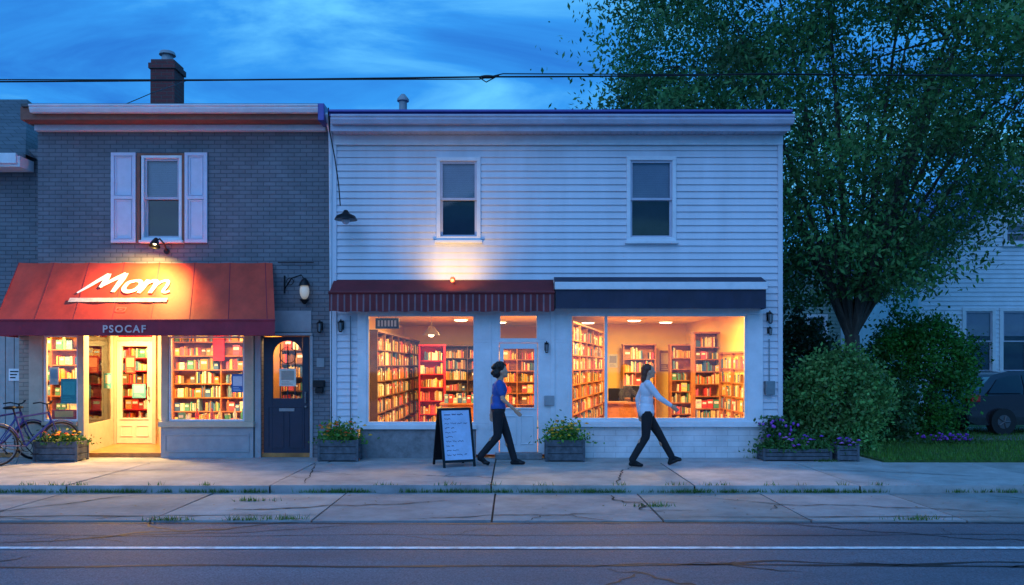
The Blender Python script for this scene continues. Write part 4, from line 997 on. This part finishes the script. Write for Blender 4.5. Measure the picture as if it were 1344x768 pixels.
# ================================================================== BOOKS
BOOKS.sort(key=lambda b:(Vector((0,CAMY,CAMZ))-(b[0]@Vector((b[1],b[3],b[5])))).length)
def cname(c):
    r,g,b=c
    if r>.6 and g>.5: return 'cream'
    if r>.55 and g>.24: return 'orange'
    if r>.39 and g<.25: return 'red'
    if b>r and b>g: return 'blue'
    if g>=r: return 'green'
    if r<.15: return 'black'
    return 'brown'
for B in BOOKS[:290]:
    M,x0,x1,y0,y1,z0,z1,c=B; mb=MB(); mb.M=M; mb.col=c; mb.box(x0,x1,y0,y1,z0,z1)
    if x1-x0>.08: mb.col=(.8,.75,.6); mb.box(x0+.015,x1-.015,y0-.003,y0-.0005,z0+(z1-z0)*.55,z0+(z1-z0)*.8)
    else: mb.col=(.75,.65,.4); mb.box(x0+.003,x1-.003,y0-.002,y0-.0005,z0+(z1-z0)*.65,z0+(z1-z0)*.8)
    o=M@Vector((x0,y0,z0)); mb.build('book',None,M_books,origin=tuple(o),label='%s book standing on a shop shelf'%cname(c),category='book',group='books on the shop shelves')
mb=MB()
for B in BOOKS[290:]:
    M,x0,x1,y0,y1,z0,z1,c=B; mb.M=M; mb.col=c; mb.box(x0,x1,y0,y1,z0,z1)
    if x1-x0>.08: mb.col=tuple(1-.6*v for v in c); mb.box(x0+.015,x1-.015,y0-.003,y0-.0005,z0+(z1-z0)*.55,z0+(z1-z0)*.8)
mb.build('books',None,M_books,kind='stuff',label='rows of colourful books filling the shop shelves',category='books')

# ================================================================== SANDWICH BOARD
sb=thing('sandwich_board','black framed sandwich board with handwritten panel','sign',(X(596,13.2),-1.1,0))
def boardM(sgn):
    return Matrix.Translation((X(596,13.2),-1.12,0))@Matrix.Rotation(math.radians(24),4,'Z')@Matrix.Translation((0,sgn*-.27,0))@Matrix.Rotation(math.radians(-14*sgn),4,'X')
M_board=mat('blue_white_board',(.5,.62,.85),.4,var=.1)
for sgn,nm in ((1,'front_panel'),(-1,'rear_panel')):
    mb=MB(); mb.M=boardM(sgn); frame(mb,-.28,.28,.08,.98,.04,-.015,.015); mb.box(-.28,-.24,-.014,.014,0,.08); mb.box(.24,.28,-.014,.014,0,.08)
    f=mb.build(nm,sb,M_black,bevel=.004)
    mb=MB(); mb.M=boardM(sgn); mb.box(-.24,.24,-.008,.008,.12,.94); mb.build('writing_surface',f,M_board if sgn==1 else M_black)
    if sgn==1:
        mb=MB(); mb.M=boardM(1)@Matrix.Translation((0,-.0095,0))@Matrix.Rotation(math.pi/2,4,'X')
        for r in range(10):
            z=.87-r*.074; x=-.2; 
            while x<.18:
                wd=random.uniform(.04,.12)
                if x+wd>.21: break
                pts=[(x+wd*k/8,z+random.uniform(-.013,.013)) for k in range(9)]; mb.ribbon(pts,.008 if r else .014); x+=wd+.025
                if random.random()<.15: break
        mb.build('handwriting',f,mat('dark_chalk',(.03,.05,.14),.7))

# ================================================================== BICYCLES
M_bike=mat('dark_blue_frame_paint',(.03,.04,.22),.3,var=.05,coat=.5)
bk=thing('bicycle','dark blue bicycle parked beside the planter','bicycle',(0,0,0),group='bicycles parked by the shop')
def wheel(x):
    mb=MB(); mb.torus((x,0,.335),.32,.018,'y',40,8); w=mb.build('wheel',bk,M_rubber,smooth=True)
    mb=MB(); mb.torus((x,0,.335),.297,.01,'y',40,6); mb.tube([(x,-.04,.335),(x,.04,.335)],.02,8)
    for k in range(20):
        a=k*math.pi/10; mb.tube([(x,.02*(-1)**k,.335),(x+.295*math.cos(a),0,.335+.295*math.sin(a))],.0018,4)
    mb.build('rim',w,M_steel,smooth=True)
wheel(-.52); wheel(.52)
BB=(-.08,0,.29);ST=(-.22,0,.82);HT=(.33,0,.84);HB=(.37,0,.68)
mb=MB(); mb.tube([BB,ST],.017,8); mb.tube([(-.2,0,.78),HT],.017,8); mb.tube([BB,HB],.02,8); mb.tube([HT,HB],.022,8)
for s in (-1,1):
    mb.tube([(-.52,.045*s,.335),(BB[0],.03*s,BB[2])],.01,6); mb.tube([(-.52,.045*s,.335),(-.2,.02*s,.78)],.009,6); mb.tube([(HB[0],.04*s,HB[2]),(.43,.05*s,.5),(.52,.05*s,.335)],.012,6)
mb.tube([(HB[0],-.045,HB[2]),(HB[0],.045,HB[2])],.018,6)
mb.build('bicycle_frame',bk,M_bike,smooth=True)
mb=MB(); mb.tube([HT,(.31,0,.98)],.013,8); mb.tube([(.22,-.28,1.02),(.3,-.2,1.03),(.33,-.06,.99),(.33,.06,.99),(.3,.2,1.03),(.22,.28,1.02)],.012,8); mb.build('handlebar',bk,M_black,smooth=True)
mb=MB(); mb.tube([ST,(-.25,0,.93)],.013,8); mb.sphere((-.3,0,.95),(.11,.075,.03),14,8); mb.sphere((-.17,0,.95),(.1,.03,.022),12,8); mb.build('saddle',bk,M_black,smooth=True)
mb=MB(); mb.torus((BB[0],-.045,BB[2]),.09,.006,'y',24,5); mb.tube([BB,(BB[0]+.08,-.07,BB[2]-.14)],.01,6); mb.tube([(BB[0],.05,BB[2]),(BB[0]-.08,.07,BB[2]+.14)],.01,6); mb.box(BB[0]+.04,BB[0]+.13,-.15,-.07,BB[2]-.155,BB[2]-.135); mb.box(BB[0]-.13,BB[0]-.04,.07,.15,BB[2]+.135,BB[2]+.155)
mb.tube([(BB[0],-.045,BB[2]+.09),(-.52,-.045,.37)],.004,4); mb.tube([(BB[0],-.045,BB[2]-.09),(-.52,-.045,.3)],.004,4); mb.build('crank',bk,M_black)
mb=MB()
for x0_ in (-.52,.52):
    pts=[(x0_+.36*math.cos(a),0,.335+.36*math.sin(a)) for a in np.linspace(.3 if x0_<0 else .9,2.9,12)]; mb.tube(pts,.014,6)
mb.build('mudguard',bk,M_bike,smooth=True)
mb=MB(); mb.tube([(-.1,.03,.28),(-.16,.17,.01)],.008,6); mb.build('kickstand',bk,M_steel)
bk.location=(X(40,13.5),-.78,0); bk.rotation_euler=(math.radians(-5),0,math.radians(58))
copy_thing(bk,(X(8,13.6),-.72,0),(math.radians(-6),0,math.radians(66)),'dark bicycle parked tight against another bicycle')

# ================================================================== CAR
M_car=mat('dark_car_paint',(.035,.03,.04),.25,metal=.3,var=.05,coat=1)
car=thing('car','dark hatchback car parked on the drive beside the lawn','car',(0,0,0))
prof=[(0.02,.32),(0,.5),(.03,.72),(.12,.92),(.3,1.12),(.62,1.4),(.95,1.47),(1.5,1.5),(2.2,1.47),(2.6,1.36),(3.15,1.0),(3.7,.92),(4.05,.82),(4.2,.6),(4.18,.32),(4.0,.24),(.2,.24)]
mb=MB(); belt=.93
def halfw(z,u): 
    w=.86 if z<belt else .86-.2*(z-belt)/.55
    w-= .12*max(0,(abs(u-2.1)-1.6)/.5)**2
    return w
nP=len(prof); L=[(u,-halfw(z,u),z) for u,z in prof]; R_=[(u,halfw(z,u),z) for u,z in prof]
mb.add(L+R_,[(i,(i+1)%nP,nP+(i+1)%nP,nP+i) for i in range(nP)])
for side in (L,R_):
    low=[side[i] for i in (0,1,2,3,10,11,12,13,14,15,16)]; up=[side[i] for i in (3,4,5,6,7,8,9,10)]
    mb.add(low,[tuple(range(len(low)))]); mb.add(up,[tuple(range(len(up)))])
mb.build('car_body',car,M_car,smooth=True,bevel=.03)
mb=MB()
for s in (-1,1):
    for pl in ([(.42,.98),(.72,1.3),(1.0,1.38),(1.3,1.4),(1.3,.98)],[(1.36,.98),(1.36,1.4),(2.1,1.385),(2.15,.98)],[(2.22,.98),(2.18,1.375),(2.5,1.29),(2.92,1.02)]):
        V=[(u,s*(halfw(z,u)+.012),z) for u,z in pl]; mb.add(V,[tuple(range(len(V)))])
mb.add([(.14,-.62,1.0),(.14,.62,1.0),(.52,.55,1.345),(.52,-.55,1.345)],[(0,1,2,3)]); mb.add([(3.1,-.66,1.06),(3.1,.66,1.06),(2.64,.58,1.37),(2.64,-.58,1.37)],[(0,1,2,3)])
mb.build('car_window',car,mat('tinted_car_glass',(.01,.012,.016),.06,var=.05,spec=.8))
for u in (.8,3.4):
    for s in (-1,1):
        mb=MB(); mb.tube([(u,s*.87,.32),(u,s*.66,.32)],.31,28); w=mb.build('wheel',car,M_rubber,smooth=True)
        mb=MB(); mb.tube([(u,s*.875,.32),(u,s*.8,.32)],.16,20)
        for k in range(5): a=k*1.2566; mb.tube([(u,s*.88,.32),(u+.15*math.cos(a),s*.88,.32+.15*math.sin(a))],.02,6)
        mb.build('rim',w,mat('dull_rim',(.12,.12,.13),.5,metal=.5),smooth=True)
M_tl=mat('red_tail_light',(.6,.01,.01),.2,var=.05,coat=.5)
for s in (-1,1):
    mb=MB(); mb.box(.0,.22,s*.6,s*.875,.78,.95); mb.build('tail_light',car,M_tl,bevel=.02)
    mb=MB(); mb.sphere((2.75,s*.98,1.0),(.07,.1,.06),10,6); mb.build('wing_mirror',car,M_car,smooth=True)
    mb=MB(); mb.box(4.0,4.19,s*.5,s*.8,.66,.78); mb.build('headlight',car,M_steel,bevel=.02)
mb=MB(); mb.box(-.04,.1,-.75,.75,.36,.56); mb.build('bumper',car,M_black,bevel=.03)
car.location=(X(1268,18.4),4.9,.03); car.rotation_euler=(0,0,math.radians(6))
dw=MB(); dw.col=(.2,.2,.2); dw.quad((X(1262,18),2.9,.036),(40,2.9,.036),(40,6.6,.036),(X(1262,18),6.6,.036)); dw.build('driveway',None,M_conc,kind='structure')

# ================================================================== PEOPLE
M_skin=mat('skin',(.6,.33,.22),.5,var=.06,scale=10)
M_lips=mat('lips',(.4,.1,.09),.5)
def remesh(mb,name,parent,m,voxel,sm=4,smoothf=.5):
    me=mb.mesh('tmp',[m],ORG[parent.name]); tmp=bpy.data.objects.new('tmp',me); COLL.objects.link(tmp)
    r=tmp.modifiers.new('r','REMESH'); r.mode='VOXEL'; r.voxel_size=voxel; r.use_smooth_shade=True
    s=tmp.modifiers.new('s','SMOOTH'); s.iterations=sm; s.factor=smoothf
    bpy.context.view_layer.update()
    me2=bpy.data.meshes.new_from_object(tmp.evaluated_get(bpy.context.evaluated_depsgraph_get())); bpy.data.objects.remove(tmp)
    me2.name=name; me2.materials.clear(); me2.materials.append(m)
    ob=bpy.data.objects.new(name,me2); COLL.objects.link(ob); ob.parent=parent; ORG[ob.name]=ORG[parent.name]; return ob
def hand(mb,wr,dirv,side,curl=.35):
    d=Vector(dirv).normalized()
    pn=Vector((0,-side,0)); row=d.cross(pn).normalized()
    if row.x<0: row=-row
    palm=Vector(wr)+d*.045
    R=Matrix((row,pn,d)).transposed()
    mb.sphere(palm,(.038,.016,.05),12,8,R=R); mb.cap(wr,palm,.024,.022,10)
    for k,(o,l) in enumerate(((.028,.07),(.010,.08),(-.010,.074),(-.027,.058))):
        p=Vector(wr)+d*.08+row*o; dd=d.copy(); r=.0085
        for j in range(3):
            dd=(dd+pn*curl*.5).normalized(); q=p+dd*l*(.45,.32,.23)[j]; mb.cap(p,q,r,r*.9,8); p=q; r*=.9
    p=Vector(wr)+d*.03+row*.025; q=p+(d*.6+row*.7+pn*.3).normalized()*.035; e=q+(d*.95+row*.2+pn*.3).normalized()*.028
    mb.cap(p,q,.012,.0105,8); mb.cap(q,e,.0105,.009,8)
def person(label,loc,J,shirt,shirtm,trm,hairm,hair,long_sleeve,lean=.02):
    t=thing('person',label,'person',(0,0,0))
    N=Vector((lean*1.3,0,1.41)); HD=Vector((lean*1.3+.035,0,1.555))
    mb=MB()
    mb.sphere(HD+Vector((-.008,0,.015)),(.094,.074,.105),18,14); mb.sphere(HD+Vector((.03,0,-.045)),(.058,.052,.062),14,10)
    mb.sphere(HD+Vector((.072,0,-.083)),(.02,.022,.018),10,8)
    mb.cap(HD+Vector((.083,0,.012)),HD+Vector((.103,0,-.022)),.009,.013,8)
    mb.sphere(HD+Vector((.083,0,-.052)),(.012,.024,.009),8,6)
    for s in (-1,1): mb.sphere(HD+Vector((-.005,s*.075,-.01)),(.02,.01,.03),8,6); mb.sphere(HD+Vector((.07,s*.03,.022)),(.018,.022,.009),8,6)
    mb.cap(N+Vector((-.01,0,-.03)),HD+Vector((-.01,0,-.07)),.055,.05,12)
    P0=Vector((0,0,.93)); CH=Vector((lean,0,1.25))
    mb.sphere(P0,(.115,.155,.12),16,10); mb.sphere(Vector((lean*.5,0,1.07)),(.095,.13,.13),16,10); mb.sphere(CH,(.11,.15,.16),16,10)
    mb.cap((lean,-.13,1.355),(lean,.13,1.355),.052,.052)
    for s,a in ((-1,J['armR']),(1,J['armL'])):
        sh=Vector((lean,s*.165,1.35)); mb.cap(sh,a[0],.046,.036); mb.cap(a[0],a[1],.036,.024); hand(mb,a[1],Vector(a[1])-Vector(a[0])+Vector((.03,0,-.05)),s)
    for s,l in ((-1,J['legR']),(1,J['legL'])):
        hp=Vector((0,s*.085,.9)); mb.cap(hp,l[0],.082,.052); mb.cap(l[0],l[1],.05,.036)
        ca=Vector(l[0]).lerp(Vector(l[1]),.3)+Vector((-.02,0,0)); mb.sphere(ca,(.05,.048,.09),12,8)
        mb.cap(l[1],l[2],.034,.024)
    remesh(mb,'body',t,M_skin,.0065,3,.4)
    mb=MB(); mb.sphere(Vector((0,0,.97)),(.128,.165,.11),18,10); mb.sphere(Vector((lean*.5,0,1.08)),(.112,.145,.15),18,10); mb.sphere(CH,(.125,.162,.165),18,10); mb.cap((lean,-.13,1.355),(lean,.13,1.355),.064,.064)
    mb.sphere(Vector((lean+.05,0,1.24)),(.075,.125,.07),14,8)
    for s,a in ((-1,J['armR']),(1,J['armL'])):
        sh=Vector((lean,s*.16,1.35)); e=Vector(a[0])
        if long_sleeve: mb.cap(sh,e,.062,.05); mb.cap(e,Vector(a[1]).lerp(e,.08),.05,.036)
        else: mb.cap(sh,sh.lerp(e,.62),.064,.06)
    if shirt=='long': mb.cap((0,-.05,.9),(0,.05,.9),.13,.13)
    for i in range(10):
        a=i*2.4; z=.98+.035*i; mb.cap((lean*.5+.1*math.cos(a),.13*math.sin(a),z),(lean*.5+.1*math.cos(a+.7),.13*math.sin(a+.7),z+.05),.02,.014,8)
    remesh(mb,'shirt',t,shirtm,.011,4)
    mb=MB(); mb.sphere(Vector((0,0,.93)),(.122,.16,.11),16,10)
    for s,l in ((-1,J['legR']),(1,J['legL'])):
        hp=Vector((0,s*.085,.88)); mb.cap(hp,l[0],.1,.07); mb.cap(l[0],Vector(l[1])+Vector((0,0,.02)),.068,.058)
    remesh(mb,'trousers',t,trm,.011,5)
    for s,l in ((-1,J['legR']),(1,J['legL'])):
        mb=MB(); a=Vector(l[1]); to=Vector(l[2]); he=a+(a-to).normalized()*.03; he.z=l[3]
        mb.cap(a+Vector((0,0,-.01)),he,.042,.034); mb.cap(he,to,.036,.028); mb.cap(a,to,.042,.026)
        mb.sphere(he.lerp(to,.8),(.07,.042,.03),12,8)
        remesh(mb,'shoe',t,M_black,.008,3)
    mb=MB()
    for (o,r) in hair: mb.sphere(HD+Vector(o),r,12,8)
    remesh(mb,'hair',t,hairm,.009,2)
    for s in (-1,1):
        mb=MB(); mb.sphere(HD+Vector((.077,s*.031,.008)),(.009,.011,.007),10,6); mb.build('eye',t,M_white,smooth=True)
        mb=MB(); mb.sphere(HD+Vector((.085,s*.031,.008)),(.003,.005,.005),8,6); mb.sphere(HD+Vector((.083,s*.031,.028)),(.005,.016,.003),8,5); mb.build('pupil_and_brow',t,hairm,smooth=True)
    mb=MB(); mb.sphere(HD+Vector((.091,0,-.053)),(.007,.02,.006),8,6); mb.build('lips',t,M_lips,smooth=True)
    t.location=loc
    return t
random.seed(3)
curly=[((-.035,0,.055),(.095,.095,.09)),((-.075,0,-.02),(.07,.095,.1))]
for i in range(70):
    a=random.uniform(0,6.28); e=random.uniform(-.8,1.5); v=Vector((math.cos(a)*math.cos(e)*.12-.045,math.sin(a)*math.cos(e)*.112,math.sin(e)*.125+.015))
    if v.x>-.02 and v.z<.09: continue
    curly.append((tuple(v),random.uniform(.022,.038)))
strt=[((-.035,0,.04),(.097,.088,.09)),((-.08,0,-.03),(.055,.085,.09)),((-.09,0,-.11),(.045,.075,.09)),((-.085,-.02,-.2),(.035,.055,.08)),((-.09,.02,-.21),(.03,.055,.07))]
for i in range(14): strt.append(((-.08+random.uniform(-.03,.02),random.uniform(-.075,.075),random.uniform(-.25,-.02)),(.022,.022,.05)))
J1=dict(armR=((.08,-.215,1.1),(.27,-.2,.93)),armL=((-.1,.21,1.1),(-.12,.2,.86)),
        legR=((-.01,-.085,.49),(-.29,-.085,.14),(-.17,-.085,.035),.12),legL=((.15,.085,.49),(.26,.085,.085),(.42,.085,.03),.035))
person('person walking in blue t-shirt and black trousers, curly dark hair',(X(654,13.2),-1.1,0),J1,'t',mat('blue_tshirt',(.03,.1,.38),.8,var=.15,scale=5),mat('black_trousers',(.012,.012,.018),.85,var=.2),mat('dark_hair',(.02,.014,.012),.6,var=.3,scale=40),curly,False,.02)
J2=dict(armR=((.17,-.2,1.14),(.38,-.17,1.0)),armL=((-.1,.21,1.1),(-.08,.2,.87)),
        legR=((-.02,-.085,.49),(-.24,-.085,.1),(-.09,-.085,.03),.05),legL=((.23,.085,.52),(.43,.085,.14),(.57,.085,.11),.045))
person('person striding in white long-sleeved top and black trousers, auburn hair',(X(848,13.05),-1.25,0),J2,'long',mat('white_top',(.72,.74,.82),.8,var=.08,scale=5),mat('black_leggings',(.012,.012,.016),.85,var=.2),mat('auburn_hair',(.13,.035,.016),.55,var=.3,scale=40),strt,True,.01)

# ================================================================== OVERHEAD WIRES
def wire(name,label,pts,r=.012,sag=.035):
    mb=MB(); out=[]
    for (a,b_) in zip(pts[:-1],pts[1:]):
        a=Vector(a);b_=Vector(b_)
        for k in range(12):
            t=k/12; p=a.lerp(b_,t); p.z-=sag*4*t*(1-t)*(b_-a).length/12; out.append(p)
    out.append(Vector(pts[-1])); mb.tube(out,r,6); mb.build(name,None,M_black,origin=tuple(pts[0]),label=label,category='wire')
d=12.3; yw=d+CAMY
wire('overhead_wire','thick black overhead cable crossing the sky',[(-18,yw,Z(106,d)),(X(640,d),yw,Z(101,d)),(X(1000,d),yw,Z(97,d)),(18,yw,Z(98,d))],.013)
wire('overhead_wire','thin black overhead wire crossing the sky',[(-18,yw,Z(100,d)),(X(630,d),yw,Z(104,d)),(X(660,d),yw,Z(97,d)),(18,yw,Z(94,d))],.009,.02)
wire('overhead_wire','short slack wire running to the grey roof',[(X(245,d),yw,Z(106,d)),(X(200,13.9),-.4,Z(122,13.9)),(X(155,14.2),0,Z(137,14.2))],.007)
sp_=MB(); sp_.sphere((X(640,d),yw,Z(101,d)),(.13,.03,.028),10,6); sp_.tube([(X(628,d),yw,Z(101,d)),(X(638,d),yw,Z(108,d)),(X(655,d),yw,Z(99,d))],.009,6); sp_.build('wire_splice',None,M_black,origin=(X(640,d),yw,Z(101,d)),label='dark splice joint on the overhead wires',category='cable joint')

# ================================================================== WORLD & LIGHT
w=bpy.data.worlds.new('World'); scene.world=w; w.use_nodes=True; nt=w.node_tree; bg=nt.nodes['Background']
sk=nt.nodes.new('ShaderNodeTexSky'); sk.sky_type='NISHITA'; sk.sun_disc=False; sk.sun_elevation=math.radians(3); sk.sun_rotation=math.radians(200); sk.altitude=100; sk.ozone_density=4
tc=nt.nodes.new('ShaderNodeTexCoord'); sp=nt.nodes.new('ShaderNodeSeparateXYZ'); nt.links.new(tc.outputs['Generated'],sp.inputs[0])
def math_(op,a,b=None):
    n=nt.nodes.new('ShaderNodeMath'); n.operation=op
    for i,v in enumerate((a,b)):
        if v is None: continue
        if isinstance(v,(int,float)): n.inputs[i].default_value=v
        else: nt.links.new(v,n.inputs[i])
    return n.outputs[0]
zz=math_('ADD',math_('MAXIMUM',sp.outputs[2],0),.12)
cb=nt.nodes.new('ShaderNodeCombineXYZ'); nt.links.new(math_('DIVIDE',sp.outputs[0],zz),cb.inputs[0]); nt.links.new(math_('MULTIPLY',math_('DIVIDE',sp.outputs[1],zz),1.6),cb.inputs[1]); cb.inputs[2].default_value=2.7
n=nt.nodes.new('ShaderNodeTexNoise'); n.inputs['Scale'].default_value=1.15; n.inputs['Detail'].default_value=8; n.inputs['Roughness'].default_value=.58; n.inputs['Distortion'].default_value=.6
nt.links.new(cb.outputs[0],n.inputs['Vector'])
cr=nt.nodes.new('ShaderNodeValToRGB'); e=cr.color_ramp.elements; e[0].position=.36; e[0].color=(.03,.24,.82,1); e[1].position=.66; e[1].color=(.17,.72,1.25,1)
x_=cr.color_ramp.elements.new(.49); x_.color=(.045,.38,1.05,1)
nt.links.new(n.outputs['Fac'],cr.inputs['Fac'])
sc=nt.nodes.new('ShaderNodeVectorMath'); sc.operation='SCALE'; sc.inputs['Scale'].default_value=10.0; nt.links.new(cr.outputs[0],sc.inputs[0])
tn=nt.nodes.new('ShaderNodeVectorMath'); tn.operation='MULTIPLY'; tn.inputs[1].default_value=(.3,.5,1.0); nt.links.new(sk.outputs[0],tn.inputs[0])
mx=nt.nodes.new('ShaderNodeMix'); mx.data_type='VECTOR'; mx.inputs[0].default_value=.85; nt.links.new(tn.outputs[0],mx.inputs[4]); nt.links.new(sc.outputs[0],mx.inputs[5])
nt.links.new(mx.outputs[1],bg.inputs['Color']); bg.inputs['Strength'].default_value=.1
sl_=bpy.data.lights.new('sky_glow_fill','SUN'); sl_.energy=.9; sl_.angle=math.radians(60); sl_.color=(.42,.6,1.0)  # wide blue fill added to stand for the dusk sky glow
so=bpy.data.objects.new('sky_glow_fill',sl_); so.rotation_euler=(math.radians(52),0,math.radians(-20)); COLL.objects.link(so)

cam=bpy.data.cameras.new('camera'); cam.lens=28.0; cam.sensor_width=36; cam.shift_y=96/1344; cam.clip_end=1000
co=bpy.data.objects.new('camera',cam); co.location=(0,CAMY,CAMZ); co.rotation_euler=(math.pi/2,0,0); COLL.objects.link(co); scene.camera=co
scene.view_settings.view_transform='Standard'; scene.view_settings.look='None'; scene.view_settings.exposure=0
